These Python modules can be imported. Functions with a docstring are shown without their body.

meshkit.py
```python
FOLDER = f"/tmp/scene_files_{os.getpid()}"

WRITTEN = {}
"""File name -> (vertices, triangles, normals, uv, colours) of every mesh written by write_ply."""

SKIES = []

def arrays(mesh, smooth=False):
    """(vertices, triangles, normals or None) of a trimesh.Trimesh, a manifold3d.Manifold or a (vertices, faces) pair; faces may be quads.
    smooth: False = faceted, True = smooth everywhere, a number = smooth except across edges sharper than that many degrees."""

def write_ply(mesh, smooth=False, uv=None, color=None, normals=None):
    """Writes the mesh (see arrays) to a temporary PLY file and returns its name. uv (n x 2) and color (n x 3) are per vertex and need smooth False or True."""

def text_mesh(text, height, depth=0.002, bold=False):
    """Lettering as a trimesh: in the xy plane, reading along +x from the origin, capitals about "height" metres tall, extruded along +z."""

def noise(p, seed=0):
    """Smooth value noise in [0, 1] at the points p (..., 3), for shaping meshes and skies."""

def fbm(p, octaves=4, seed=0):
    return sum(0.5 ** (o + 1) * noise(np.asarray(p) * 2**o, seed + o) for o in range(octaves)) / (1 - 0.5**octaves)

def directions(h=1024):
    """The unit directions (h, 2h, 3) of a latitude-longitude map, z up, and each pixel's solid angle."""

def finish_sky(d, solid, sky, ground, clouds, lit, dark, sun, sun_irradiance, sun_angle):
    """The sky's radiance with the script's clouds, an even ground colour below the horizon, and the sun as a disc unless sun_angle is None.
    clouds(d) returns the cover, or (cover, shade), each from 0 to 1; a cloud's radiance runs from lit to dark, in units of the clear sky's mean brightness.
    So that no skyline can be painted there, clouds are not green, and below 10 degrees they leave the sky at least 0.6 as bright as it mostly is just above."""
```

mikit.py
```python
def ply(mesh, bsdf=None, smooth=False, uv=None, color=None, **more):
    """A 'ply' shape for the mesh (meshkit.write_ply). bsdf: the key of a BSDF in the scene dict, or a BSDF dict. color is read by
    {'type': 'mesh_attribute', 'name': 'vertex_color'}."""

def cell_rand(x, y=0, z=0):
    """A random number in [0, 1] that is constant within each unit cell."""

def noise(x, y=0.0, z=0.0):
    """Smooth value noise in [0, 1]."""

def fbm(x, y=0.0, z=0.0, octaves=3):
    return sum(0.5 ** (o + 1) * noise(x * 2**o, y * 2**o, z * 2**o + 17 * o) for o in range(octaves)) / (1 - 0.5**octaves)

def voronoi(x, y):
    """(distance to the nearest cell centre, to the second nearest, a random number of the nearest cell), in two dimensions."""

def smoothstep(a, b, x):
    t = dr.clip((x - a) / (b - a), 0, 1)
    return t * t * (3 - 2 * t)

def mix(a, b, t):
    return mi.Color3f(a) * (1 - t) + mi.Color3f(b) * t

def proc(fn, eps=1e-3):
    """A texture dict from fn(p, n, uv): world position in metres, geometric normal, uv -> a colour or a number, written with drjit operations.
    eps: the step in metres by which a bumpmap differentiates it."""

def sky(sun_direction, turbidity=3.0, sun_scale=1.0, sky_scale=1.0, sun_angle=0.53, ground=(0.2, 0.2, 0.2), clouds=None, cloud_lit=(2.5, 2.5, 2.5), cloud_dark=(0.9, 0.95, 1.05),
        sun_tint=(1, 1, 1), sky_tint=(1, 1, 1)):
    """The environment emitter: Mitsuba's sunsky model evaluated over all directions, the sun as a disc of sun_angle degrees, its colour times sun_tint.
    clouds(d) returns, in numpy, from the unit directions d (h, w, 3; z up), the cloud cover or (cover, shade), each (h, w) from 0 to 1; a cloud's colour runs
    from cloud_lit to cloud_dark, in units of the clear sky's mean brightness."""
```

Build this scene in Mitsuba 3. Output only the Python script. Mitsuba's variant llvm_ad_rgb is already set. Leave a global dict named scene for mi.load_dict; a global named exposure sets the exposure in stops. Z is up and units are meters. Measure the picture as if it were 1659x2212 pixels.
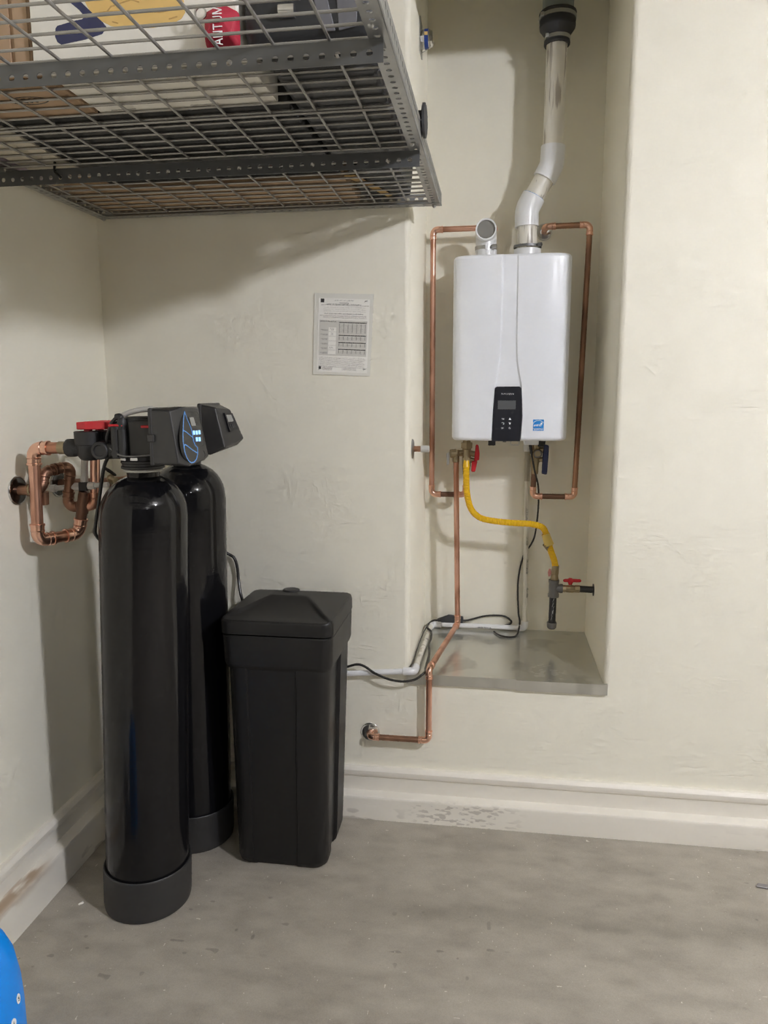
import math, random
import numpy as np, trimesh, manifold3d as m3
import mitsuba as mi, drjit as dr
import mikit, meshkit
from shapely.geometry import Polygon, Point, LineString
from shapely import affinity
from shapely.ops import unary_union
from scipy.ndimage import gaussian_filter
T = mi.ScalarTransform4f
random.seed(7); rng = np.random.default_rng(7)
scene, labels = {}, {}

# ------------------------------------------------------------------ camera, light, exposure
def _cam(yaw, pitch, roll):
    a, b, r = np.radians([yaw, pitch, roll])
    f = np.array([-math.sin(a)*math.cos(b), math.cos(a)*math.cos(b), -math.sin(b)])
    rt = np.array([math.cos(a), math.sin(a), 0]); up = np.cross(rt, f)
    return math.cos(r)*up - math.sin(r)*rt, f
_up, _fw = _cam(8.51, 9.12, -0.236)
_eye = np.array([1.455, -2.68, 1.626])
scene['camera'] = dict(type='perspective', fov=2*math.degrees(math.atan(1659/2/1620)), fov_axis='x', near_clip=0.05, far_clip=50,
                       to_world=T().look_at(origin=_eye.tolist(), target=(_eye+_fw).tolist(), up=_up.tolist()))
exposure = 1.74
LAMP = (3.25, -2.30, 2.88); LAMP_POWER = 80.0; LAMP_RGB = (0.98, 0.99, 1.065)
LAMP2 = (3.3, -4.9, 2.90); LAMP2_POWER = 19.0  # added fill light behind the viewpoint, lifts the shaded side
CEIL = 3.08

# ------------------------------------------------------------------ materials
def P(color, rough=0.5, metal=0.0, **k):
    c = color if isinstance(color, dict) else {'type': 'rgb', 'value': list(color)}
    return dict(type='twosided', bsdf=dict(type='principled', base_color=c, roughness=rough, metallic=metal, **k))
def bump(inner, fn, scale, eps=1e-3):
    return dict(type='twosided', bsdf=dict(type='bumpmap', arbitrary=mikit.proc(fn, eps), scale=scale, bsdf=inner['bsdf']))
N, FB, SS, MIX = mikit.noise, mikit.fbm, mikit.smoothstep, mikit.mix
def srgb(r, g, b): return [((c/255)/12.92 if c < 10.3 else (((c/255)+.055)/1.055)**2.4) for c in (r, g, b)]

def wall_bump(p, n, uv):          # knock-down plaster: thin worm ridges over a soft orange peel
    a = N(p.x*62+.8*N(p.x*30, p.y*30, p.z*30), p.y*62, p.z*62+1.2*N(p.x*25+5, p.y*25, p.z*25))
    worm = 1 - SS(0.0, 0.085, dr.abs(a-0.5))
    patch = .55+.45*SS(0.35, 0.65, N(p.x*7+3, p.y*7, p.z*7+1))
    return worm*patch + 0.5*N(p.x*130, p.y*130, p.z*130)
def wall_col(p, n, uv):
    f = FB(p.x*1.6, p.y*1.6, p.z*1.6, 3)
    return MIX((.770, .742, .636), (.795, .770, .668), f)
B = {}
B['wall_paint'] = bump(P(mikit.proc(wall_col), 0.62, specular=0.3), wall_bump, 0.0014, 0.0010)
def trim_col(p, n, uv):
    f = FB(p.x*3, p.y*3, p.z*9, 3)
    low = 1 - SS(0.0, 0.09, p.z)
    scuff = SS(0.60, 0.70, FB(p.x*16, p.y*16, p.z*30, 3))*low*SS(0.40, 0.75, N(p.x*3.1+1, p.y*3.1))
    scuff = dr.maximum(scuff, SS(.53, .66, FB(p.x*46+3, p.y*16, p.z*95, 3))*SS(.10, .075, p.z)*SS(1.12, 1.25, p.x)*SS(1.62, 1.45, p.x)*SS(-.2, -.1, p.y))
    # worn brown patch along the ledge of the left plinth
    ledge = SS(0.085, 0.118, p.z)*(1-SS(.128, .135, p.z))*SS(.07, .04, p.x)*SS(-0.60, -0.72, p.y)
    wear = ledge*SS(0.30, 0.62, FB(p.x*60, p.y*14, p.z*30, 3))
    c = MIX(MIX((.68, .645, .575), (.77, .74, .67), f), (.34, .31, .27), 0.6*scuff)
    return MIX(c, (.30, .20, .12), 0.85*wear)
B['trim_paint'] = bump(P(mikit.proc(trim_col), 0.5), lambda p, n, uv: FB(p.x*40, p.y*40, p.z*60, 2), 0.0006)
def floor_col(p, n, uv):
    f = FB(p.x*1.3+p.y*.5, p.y*2.4, 0.3, 4)
    g = FB(p.x*13, p.y*24, 2.1, 4)
    h = N(p.x*420, p.y*420)
    c = MIX((.245, .223, .190), (.350, .322, .276), SS(.25, .75, f*.5+g*.5))
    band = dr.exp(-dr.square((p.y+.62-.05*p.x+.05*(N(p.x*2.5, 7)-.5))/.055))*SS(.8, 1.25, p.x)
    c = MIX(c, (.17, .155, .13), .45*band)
    spot = SS(.90, .95, N(p.x*34+.3, p.y*44))*SS(.5, .8, N(p.x*3, p.y*3, 5))
    c = MIX(c, (.15, .135, .115), .5*spot)
    fleck = SS(.965, .98, N(p.x*95, p.y*95, 4))
    c = MIX(c, (.62, .59, .52), .75*fleck)
    return c*(.94+.12*h)
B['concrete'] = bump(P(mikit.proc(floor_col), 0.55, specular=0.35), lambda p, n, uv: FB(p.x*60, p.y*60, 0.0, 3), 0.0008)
B['front_dark'] = P((.055, .048, .042), .6)
B['ceiling_paint'] = P((.78, .76, .70), .8)
def copper_col(lo, hi):
    def fn(p, n, uv):
        f = SS(.35, .70, FB(p.x*14, p.y*14, p.z*7, 3))
        return MIX(hi, lo, f)
    return fn
B['copper'] = P(mikit.proc(copper_col((.46, .225, .15), (.82, .48, .36))), 0.33, 0.92)
B['copper_fitting'] = P((.86, .52, .39), 0.24, 1.0)
B['copper_dark'] = P((.16, .085, .055), 0.42, 0.6)
B['copper_brown'] = P(mikit.proc(copper_col((.22, .12, .08), (.40, .22, .14))), 0.40, 0.85)
B['brass'] = P((.34, .275, .175), 0.38, 0.9)
B['chrome'] = P((.72, .72, .72), 0.12, 1.0)
B['steel'] = P((.50, .50, .49), 0.35, 1.0)
def galv(p, n, uv):
    f = FB(p.x*30, p.y*30, p.z*30, 3)
    return MIX((.36, .365, .365), (.52, .525, .525), f)
B['galvanized'] = P(mikit.proc(galv), 0.40, 0.95)
B['beam_steel'] = P((.15, .155, .16), 0.42, 0.8)  # rack metal darkened for the beams, their shade is in the colour
B['chrome_dark'] = P((.13, .13, .135), 0.12, 1.0)  # chrome with the dark room it mirrors put into its colour
B['wire_steel'] = P((.36, .35, .33), 0.45, 0.7)
def pan_col(p, n, uv):
    f = FB(p.x*6, p.y*3, p.z*5, 3)
    c = MIX((.52, .52, .48), (.68, .68, .64), f)
    d = dr.sqrt(dr.square((p.x-1.665)/.075)+dr.square((p.y-.085)/.10))
    w = (1-SS(.7, 1.1, d))*SS(.50, .60, FB(p.x*45, p.y*45, 1, 3))
    d2 = SS(.60, .75, FB(p.x*9, p.y*9, 4, 3))
    c = MIX(c, (.36, .36, .33), .5*d2)
    return MIX(c, (.75, .75, .72), .8*w)
B['pan_metal'] = bump(P(mikit.proc(pan_col), 0.22, 0.85), lambda p, n, uv: FB(p.x*9, p.y*9, 1, 2), 0.0035)
B['tank_black'] = bump(P((.004, .004, .005), 0.055, specular=0.29),
                       lambda p, n, uv: N(p.x*10, p.y*10, p.z*260)+1.6*N(p.x*22, p.y*22, p.z*26), 0.00013, 0.0008)
B['base_black'] = P((.017, .017, .018), 0.48)
B['black_plastic'] = bump(P((.0065, .0065, .007), 0.42, specular=.32), lambda p, n, uv: N(p.x*900, p.y*900, p.z*900), 0.00008, .0003)
B['valve_black'] = P((.012, .012, .013), 0.5)
B['cover_black'] = P((.018, .018, .019), 0.36, specular=.5)
B['gloss_black'] = P((.008, .008, .010), 0.12)
B['rubber'] = P((.022, .023, .026), 0.55)
B['cable_black'] = P((.012, .012, .012), 0.35)
B['heater_white'] = P((.80, .825, .87), 0.20, specular=.5, clearcoat=.4)
B['panel_navy'] = P((.010, .011, .016), 0.28)
B['lcd'] = P((.085, .09, .095), 0.25)
B['lcd_grey'] = P((.26, .26, .25), 0.3)
B['print_white'] = P((.80, .82, .84), 0.5)
B['print_grey'] = P((.45, .46, .48), 0.5)
B['sticker_blue'] = P((.015, .19, .55), 0.4)
B['band_blue'] = P((.012, .04, .22), .3)
B['line_blue'] = P((.10, .27, .62), 0.4)
B['led_blue'] = dict(type='diffuse', reflectance={'type': 'rgb', 'value': [.1, .2, .6]})
B['pvc_white'] = P((.74, .75, .76), 0.25)
def pvc_col(p, n, uv):
    f = FB(p.x*9, p.y*9, p.z*4, 3)
    s = SS(.55, .70, FB(p.x*75, p.y*75, p.z*7, 3))*SS(.30, .6, N(p.x*6, p.y*6, p.z*5))
    return MIX(MIX((.66, .63, .55), (.73, .71, .64), f), (.20, .165, .13), .65*s)
B['pvc_cream'] = P(mikit.proc(pvc_col), 0.3)
B['pvc_grey'] = P((.21, .24, .235), 0.35)
B['pvc_dirty'] = P((.40, .37, .30), 0.35)
B['screen_grey'] = P((.19, .185, .17), 0.6)
B['translucent'] = P((.50, .49, .46), 0.25)
B['clear_cap'] = dict(type='thindielectric')
B['yellow'] = P((.72, .44, .008), 0.32, clearcoat=.3)
B['yellow_tag'] = P((.62, .45, .10), 0.12, clearcoat=1.0)
B['tag_inside'] = P((.22, .16, .10), 0.4)
B['red'] = P((.52, .018, .028), 0.38)
B['pink'] = P((.50, .20, .18), 0.4)
B['blue_handle'] = P((.012, .018, .065), 0.35)
B['iron'] = P((.16, .16, .16), 0.4, 0.7)
B['black_iron'] = P((.020, .021, .023), 0.35, .2)
B['paper'] = P((.80, .79, .74), 0.7)
B['sleeve'] = P((.70, .69, .63), 0.18)
B['ink'] = P((.03, .03, .03), 0.6)
B['ink_grey'] = P((.28, .27, .25), 0.7)
B['form_grey'] = P((.58, .57, .53), 0.7)
def card(c0, c1):
    return lambda p, n, uv: MIX(c0, c1, FB(p.x*9, p.y*22, p.z*9, 3))
B['cardboard'] = P(mikit.proc(card((.30, .20, .125), (.38, .265, .17))), .8)
B['cardboard_pale'] = P((.46, .42, .34), .8)
B['carton_white'] = P((.66, .64, .58), .6)
B['print_navy'] = P((.020, .024, .075), .5)
B['bread_tan'] = P((.62, .42, .15), .6)
B['bread_edge'] = P((.42, .26, .09), .6)
B['crimson'] = P((.30, .012, .030), .6)
B['bag_black'] = bump(P((.011, .012, .014), .6), lambda p, n, uv: FB(p.x*40, p.y*40, p.z*40, 2), .002)
B['case_black'] = P((.006, .0065, .007), .55)
B['suitcase_grey'] = P((.020, .021, .023), .42)
B['strap_grey'] = P((.10, .10, .11), .7)
B['rag_pink'] = P((.36, .30, .33), .8)
B['bottle_blue'] = P((.006, .24, .80), .30)
B['chip_white'] = P((.75, .72, .65), .6)
B['strip_grey'] = P((.24, .23, .24), .4, .5)
for k, v in B.items(): scene['mat_'+k] = v

# ------------------------------------------------------------------ mesh helpers
def num(key):
    if key not in scene and not any(k.startswith(key+'__') for k in scene): return key
    i = 1
    while f'{key}_{i:03d}' in scene or any(k.startswith(f'{key}_{i:03d}__') for k in scene): i += 1
    return f'{key}_{i:03d}'
def add(key, mesh, mat, smooth=35, label=None, category=None, group=None, kind=None, **more):
    key = num(key)
    if isinstance(mesh, (list, tuple)) and isinstance(mesh[0], trimesh.Trimesh): mesh = trimesh.util.concatenate(mesh)
    scene[key] = mikit.ply(mesh, 'mat_'+mat, smooth=smooth, **more)
    tag(key, label, category, group, kind)
    return key
def tag(key, label=None, category=None, group=None, kind=None):
    d = {k: v for k, v in dict(label=label, category=category, group=group, kind=kind).items() if v}
    if d: labels[key] = {**labels.get(key, {}), **d}
def tm(v, f): 
    m = trimesh.Trimesh(np.asarray(v, float), np.asarray(f), process=False); return m
def man(m): 
    k = m.to_mesh(); return trimesh.Trimesh(k.vert_properties[:, :3], k.tri_verts, process=False)
def box(x0, x1, y0, y1, z0, z1):
    m = trimesh.creation.box((x1-x0, y1-y0, z1-z0)); m.apply_translation(((x0+x1)/2, (y0+y1)/2, (z0+z1)/2)); return m
_ico = trimesh.creation.icosphere(2).vertices
def hull(pts, r=0.0):
    pts = np.asarray(pts, float)
    if np.ndim(r) == 0: r = np.full(len(pts), r)
    c = np.vstack([p+_ico*max(q, 1e-5) for p, q in zip(pts, r)])
    return trimesh.convex.convex_hull(c)
def rbox(x0, x1, y0, y1, z0, z1, r=.004):
    return hull([(x, y, z) for x in (x0+r, x1-r) for y in (y0+r, y1-r) for z in (z0+r, z1-r)], r)
def frames(pts):
    pts = np.asarray(pts, float); t = np.gradient(pts, axis=0)
    t[0] = pts[1]-pts[0]; t[-1] = pts[-1]-pts[-2]
    t /= np.linalg.norm(t, axis=1, keepdims=True)+1e-12
    a = np.array([0, 0, 1.]) if abs(t[0][2]) < .9 else np.array([1., 0, 0])
    n = np.cross(t[0], a); n /= np.linalg.norm(n); out = []
    for k in range(len(pts)):
        n = n - t[k]*(n@t[k]); n /= np.linalg.norm(n)+1e-12
        out.append((n, np.cross(t[k], n)))
    return out
def tube(pts, r, n=18, cap=True):
    pts = np.asarray(pts, float); r = np.full(len(pts), r) if np.ndim(r) == 0 else np.asarray(r)
    fr = frames(pts); a = np.arange(n)*2*np.pi/n
    v = np.vstack([p + q*(np.cos(a)[:, None]*u+np.sin(a)[:, None]*w) for p, q, (u, w) in zip(pts, r, fr)])
    f = []; m = len(pts); i = np.arange(n); j = (i+1) % n
    for k in range(m-1):
        f += [np.stack([k*n+i, k*n+j, (k+1)*n+j], 1), np.stack([k*n+i, (k+1)*n+j, (k+1)*n+i], 1)]
    if cap:
        v = np.vstack([v, pts[:1], pts[-1:]])
        f += [np.stack([j, i, i*0+m*n], 1), np.stack([(m-1)*n+i, (m-1)*n+j, i*0+m*n+1], 1)]
    return tm(v, np.vstack(f))
def cyl(a, b, r, n=24, r2=None):
    return tube([a, b], [r, r if r2 is None else r2], n)
def lathe(a, d, prof, n=32):       # prof: list of (distance along d from a, radius)
    a = np.asarray(a, float); d = np.asarray(d, float)/np.linalg.norm(d)
    return tube_prof(a, d, prof, n)
def tube_prof(a, d, prof, n):
    u = np.cross(d, [0, 0, 1.] if abs(d[2]) < .9 else [1., 0, 0]); u /= np.linalg.norm(u); w = np.cross(d, u)
    ang = np.arange(n)*2*np.pi/n; ring = np.cos(ang)[:, None]*u+np.sin(ang)[:, None]*w
    v = np.vstack([a+d*h+ring*max(q, 1e-6) for h, q in prof]); i = np.arange(n); j = (i+1) % n
    f = []
    for k in range(len(prof)-1):
        f += [np.stack([k*n+i, k*n+j, (k+1)*n+j], 1), np.stack([k*n+i, (k+1)*n+j, (k+1)*n+i], 1)]
    return tm(v, np.vstack(f))
def fillet(pts, R, n=8):
    pts = [np.asarray(p, float) for p in pts]; out = [pts[0]]
    for k in range(1, len(pts)-1):
        a, b, c = pts[k-1], pts[k], pts[k+1]
        u, w = a-b, c-b; lu, lw = np.linalg.norm(u), np.linalg.norm(w); u /= lu; w /= lw
        ang = math.acos(np.clip(u@w, -1, 1))
        if ang > 3.1: out.append(b); continue
        d = min(R/math.tan(ang/2), lu*.49, lw*.49); r = d*math.tan(ang/2)
        bis = (u+w)/np.linalg.norm(u+w); cen = b+bis*r/math.sin(ang/2)
        p0, p1 = b+u*d-cen, b+w*d-cen; tot = math.pi-ang
        for s in np.linspace(0, 1, n+1):
            out.append(cen+(math.sin((1-s)*tot)*p0+math.sin(s*tot)*p1)/math.sin(tot))
    out.append(pts[-1]); return np.array(out)
def spline(pts, n=10):
    pts = np.asarray(pts, float); q = np.vstack([2*pts[0]-pts[1], pts, 2*pts[-1]-pts[-2]]); out = []
    for k in range(len(pts)-1):
        a, b, c, d = q[k:k+4]
        for t in np.arange(n)/n:
            out.append(.5*(2*b+(c-a)*t+(2*a-5*b+4*c-d)*t*t+(3*b-a-3*c+d)*t**3))
    out.append(pts[-1]); return np.array(out)
def onto(mesh, o, u, v):
    u = np.asarray(u, float)/np.linalg.norm(u); v = np.asarray(v, float); v = v-u*(u@v); v /= np.linalg.norm(v)
    M = np.eye(4); M[:3, 0], M[:3, 1], M[:3, 2], M[:3, 3] = u, v, np.cross(u, v), o
    mesh = mesh.copy(); mesh.apply_transform(M); return mesh
def ext(poly, d): 
    gs = getattr(poly, 'geoms', [poly])
    return trimesh.util.concatenate([trimesh.creation.extrude_polygon(g, d, engine='earcut') for g in gs if g.area > 0])
def rect(x0, x1, y0, y1, r=0):
    p = Polygon([(x0, y0), (x1, y0), (x1, y1), (x0, y1)])
    return p.buffer(-r).buffer(r, quad_segs=6) if r else p
def text(s, h, o, u, v, depth=.0006, bold=False, center=False, width=None):
    m = meshkit.text_mesh(s, h, depth, bold)
    b = m.bounds
    if width: m.apply_scale([width/(b[1][0]-b[0][0]), 1, 1]); b = m.bounds
    if center: m.apply_translation((-(b[0][0]+b[1][0])/2, -(b[0][1]+b[1][1])/2, 0))
    return onto(m, o, u, v)
X3, Z3 = (1, 0, 0), (0, 0, 1)

# ------------------------------------------------------------------ the setting
XL, XR, D, ZP, HZ = 1.15, 1.857, 0.598, 0.575, 2.952
def wallpoly(pts): return Polygon(pts)
def bull(cx, cy, r, a0, a1, n=8):
    return [(cx+r*math.cos(t), cy+r*math.sin(t)) for t in np.radians(np.linspace(a0, a1, n+1))]
r_b = .022
left = wallpoly([(-.12, 0)]+[(XL-r_b, 0)]+bull(XL-r_b, r_b, r_b, -90, 0)[1:]+[(XL, D+.12), (-.12, D+.12)])
right = wallpoly([(XR, D+.12)]+bull(XR+r_b, r_b, r_b, 180, 270)+[(7.7, 0), (7.7, D+.12)])
wl = ext(left, 3.6); wr = ext(right, 3.6)
below = box(XL-r_b, XR+r_b, 0, D+.01, 0, ZP-.012)
headr = box(XL-r_b, XR+r_b, 0, .10, HZ, 3.6)
backn = box(XL-.01, XR+.01, D, D+.12, 0, 3.6)
topn = box(XL-.01, XR+.01, .1, D+.01, 3.55, 3.6)
add('wall_back', [wl, wr, below, headr], 'wall_paint', 25, label='cream knock-down plaster wall with the heater niche opening', kind='structure')
add('wall_niche', [backn, topn], 'wall_paint', 25, label='back wall of the niche behind the water heater', kind='structure')
add('wall_left', box(-.12, 0, -6.6, .0, 0, 3.6), 'wall_paint', False, label='left plaster wall with the softener pipes', kind='structure')
add('wall_right', box(7.6, 7.72, -6.6, 0, 0, 3.6), 'wall_paint', False, label='plaster wall on the right, outside the picture', kind='structure')
add('wall_front', box(-.12, 7.72, -6.72, -6.6, 0, 3.6), 'front_dark', False, label='plaster wall behind the viewpoint', kind='structure')
add('floor', box(-.12, 7.72, -6.6, D, -.1, 0), 'concrete', False, label='worn grey concrete floor', kind='structure')
add('ceiling', box(-.12, 7.72, -6.6, 0, CEIL, CEIL+.1), 'ceiling_paint', False, label='pale ceiling above the room', kind='structure')
def plinth(length, t, h, top=.008):      # profile (out, up) extruded along length
    return Polygon([(0, 0), (t, 0), (t, h-.012), (t-.004, h-.004), (t-.012, h), (0, h+top)])
def board(t, z0, z1):
    return Polygon([(0, z0), (t, z0), (t, z1-.040), (t+.006, z1-.036), (t+.010, z1-.026), (t+.010, z1-.014), (t+.004, z1-.004), (t-.002, z1), (0, z1)])
def along_x(poly, x0, x1):     # out = -y
    return onto(ext(poly, x1-x0), (x1, 0, 0), (0, -1, 0), (0, 0, 1))
def along_y(poly, y0, y1):     # out = +x
    return onto(ext(poly, y1-y0), (0, y1, 0), (1, 0, 0), (0, 0, 1))
add('baseboard_back', along_x(board(.016, .06, .197), .02, 7.6), 'trim_paint', 30, label='moulded white baseboard along the back wall', kind='structure')
add('baseboard_left', along_y(board(.016, .06, .220), -6.6, 0), 'trim_paint', 30, label='moulded white baseboard along the left wall', kind='structure')
add('trim_1', along_x(plinth(0, .056, .095), .05, 7.6), 'trim_paint', 30, label='scuffed concrete plinth at the foot of the back wall', kind='structure')
add('trim_2', along_y(plinth(0, .056, .126), -6.6, 0), 'trim_paint', 30, label='plinth with a worn brown ledge at the foot of the left wall', kind='structure')

# room lamp and an added fill light (both out of the frame), hung below the ceiling
def lamp(pos, power, lab):
    k = num('ceiling_lamp'); tag(k, lab, 'lamp')
    c = np.array(pos); d = np.array([.507, -.862, 0]); L, R = .06, .080
    add(k+'__housing', [box(-L-.04, L+.04, -.05, .05, .0, .03)], 'ceiling_paint', False)
    h = trimesh.creation.box((2*L+.08, .10, .03)); h.apply_transform(np.array([[d[0], -d[1], 0, c[0]], [d[1], d[0], 0, c[1]], [0, 0, 1, c[2]+R+.018], [0, 0, 0, 1]]))
    scene[k+'__housing'] = mikit.ply(h, 'mat_ceiling_paint')
    for s_ in (-1, 1): add(k+'__hanger', cyl(c+d*L*s_+[0, 0, R+.02], (c[0]+d[0]*L*s_, c[1]+d[1]*L*s_, CEIL), .006, 10), 'steel')
    key = add(k+'__tube', hull([c-d*L, c+d*L], R), 'ceiling_paint', True)
    A = 2*math.pi*R*2*L+4*math.pi*R*R
    scene[key]['emitter'] = dict(type='area', radiance={'type': 'rgb', 'value': [power/(math.pi*A)*q for q in LAMP_RGB]})
lamp(LAMP, LAMP_POWER, 'stubby light fitting hung from the ceiling in front of the niche')
lamp(LAMP2, LAMP2_POWER, 'stubby light fitting hung from the ceiling behind the viewpoint')

# ------------------------------------------------------------------ drain pan in the niche
k = 'drain_pan'; tag(k, 'galvanized metal drain pan lining the bottom of the heater niche', 'drain pan')
add(k+'__tray', [box(XL+.001, XR-.001, -.008, D-.001, ZP-.008, ZP)], 'pan_metal', False)
add(k+'__front_flange', [box(XL-.012, 1.545, -.012, -.002, ZP-.036, ZP+.004)], 'pan_metal', False)
add(k+'__front_flange', [box(1.545, XR+.014, -.0135, -.002, ZP-.039, ZP+.001)], 'pan_metal', False)

# ------------------------------------------------------------------ water heater
HX, HY, HW, HD, H0, H1 = 1.502, .255, .221, .315, 1.436, 2.131
def band_edges(z):
    zs = [1.436, 1.529, 1.643, 1.70, 1.74, 1.82, 2.131]
    return np.interp(z, zs, [1.438, 1.441, 1.448, 1.457, 1.462, 1.466, 1.468]), np.interp(z, zs, [1.546, 1.551, 1.545, 1.534, 1.527, 1.524, 1.522])
def casing():
    rc, n_front = .085, 260
    zs, ins = [], []
    rf = .016
    for a in np.linspace(0, 90, 7): zs.append(H0+rf*(1-math.sin(math.radians(a)))); ins.append(rf*(1-math.cos(math.radians(a))))
    zs = zs[::-1]; ins = ins[::-1]
    zs = [H0+rf*(1-math.cos(math.radians(a))) for a in np.linspace(0, 90, 8)]; ins = [rf*(1-math.sin(math.radians(a))) for a in np.linspace(0, 90, 8)]
    mid = list(np.linspace(H0+rf, H1-rf, 72)[1:-1]); zs += mid; ins += [0]*len(mid)
    zs += [H1-rf*(1-math.cos(math.radians(a))) for a in np.linspace(90, 0, 8)]; ins += [rf*(1-math.sin(math.radians(a))) for a in np.linspace(90, 0, 8)]
    rings = []
    for z, e in zip(zs, ins):
        w = HW-e; yf = HY+e; yb = HY+HD
        pts = [(-w, yb)]
        rc = .085
        for t in np.linspace(0, 1, 9)[1:]: pts.append((-w, yb+(yf+rc-yb)*t))
        l, r = band_edges(z); dep, ne = .085, 5.0; rc = dep
        ya = dep*(1-np.linspace(.02, .855, 14)); xa = w*np.maximum(1-np.maximum(1-ya/dep, 0)**ne, 0)**(1/ne)
        ec = [(x_, y_) for x_, y_ in zip(xa, ya)]
        pts += [(-x_, yf+y_) for x_, y_ in ec]
        for x in np.linspace(-.862*w, .862*w, n_front):
            xx = x+HX
            q_ = np.clip((xx-l)/.007+.5, 0, 1)*np.clip((r-xx)/.005+.5, 0, 1); q_ = q_*q_*(3-2*q_)
            pts.append((x, yf+.006*q_+dep*(1-(1-(abs(x)/w)**ne)**(1/ne))))
        pts += [(x_, yf+y_) for x_, y_ in ec[::-1]]
        for t in np.linspace(0, 1, 9)[:-1]: pts.append((w, yf+rc+(yb-yf-rc)*t))
        pts.append((w, yb))
        rings.append([(HX+x, y, z) for x, y in pts])
    n = len(rings[0]); v = np.vstack(rings); i = np.arange(n); j = (i+1) % n; f = []
    for q in range(len(rings)-1):
        f += [np.stack([q*n+i, q*n+j, (q+1)*n+j], 1), np.stack([q*n+i, (q+1)*n+j, (q+1)*n+i], 1)]
    c0, c1 = len(v), len(v)+1; v = np.vstack([v, [(HX, HY+.15, H0)], [(HX, HY+.15, H1)]]); m = len(rings)-1
    f += [np.stack([j, i, i*0+c0], 1), np.stack([m*n+i, m*n+j, i*0+c1], 1)]
    return tm(v, np.vstack(f))
k = 'water_heater'; tag(k, 'white wall-hung tankless water heater with a black control panel in the niche', 'water heater')
add(k+'__casing', casing(), 'heater_white', 40)
add(k+'__wall_bracket', box(HX-.16, HX+.16, HY+HD-.002, D-.001, 1.52, 2.09), 'steel', False)
pl = Polygon([(1.4385, 1.4355), (1.5455, 1.4355), (1.5508, 1.529), (1.5478, 1.60), (1.5445, 1.643), (1.447, 1.643), (1.4415, 1.55), (1.440, 1.50)])
pl = pl.buffer(-.010).buffer(.010, quad_segs=6).union(Polygon([(1.4385, 1.4355), (1.5455, 1.4355), (1.549, 1.50), (1.440, 1.50)]))
pan = add(k+'__control_panel', onto(ext(pl, .008), (0, HY+.0065, 0), X3, Z3), 'panel_navy', False)
fy = HY-.0018
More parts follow.
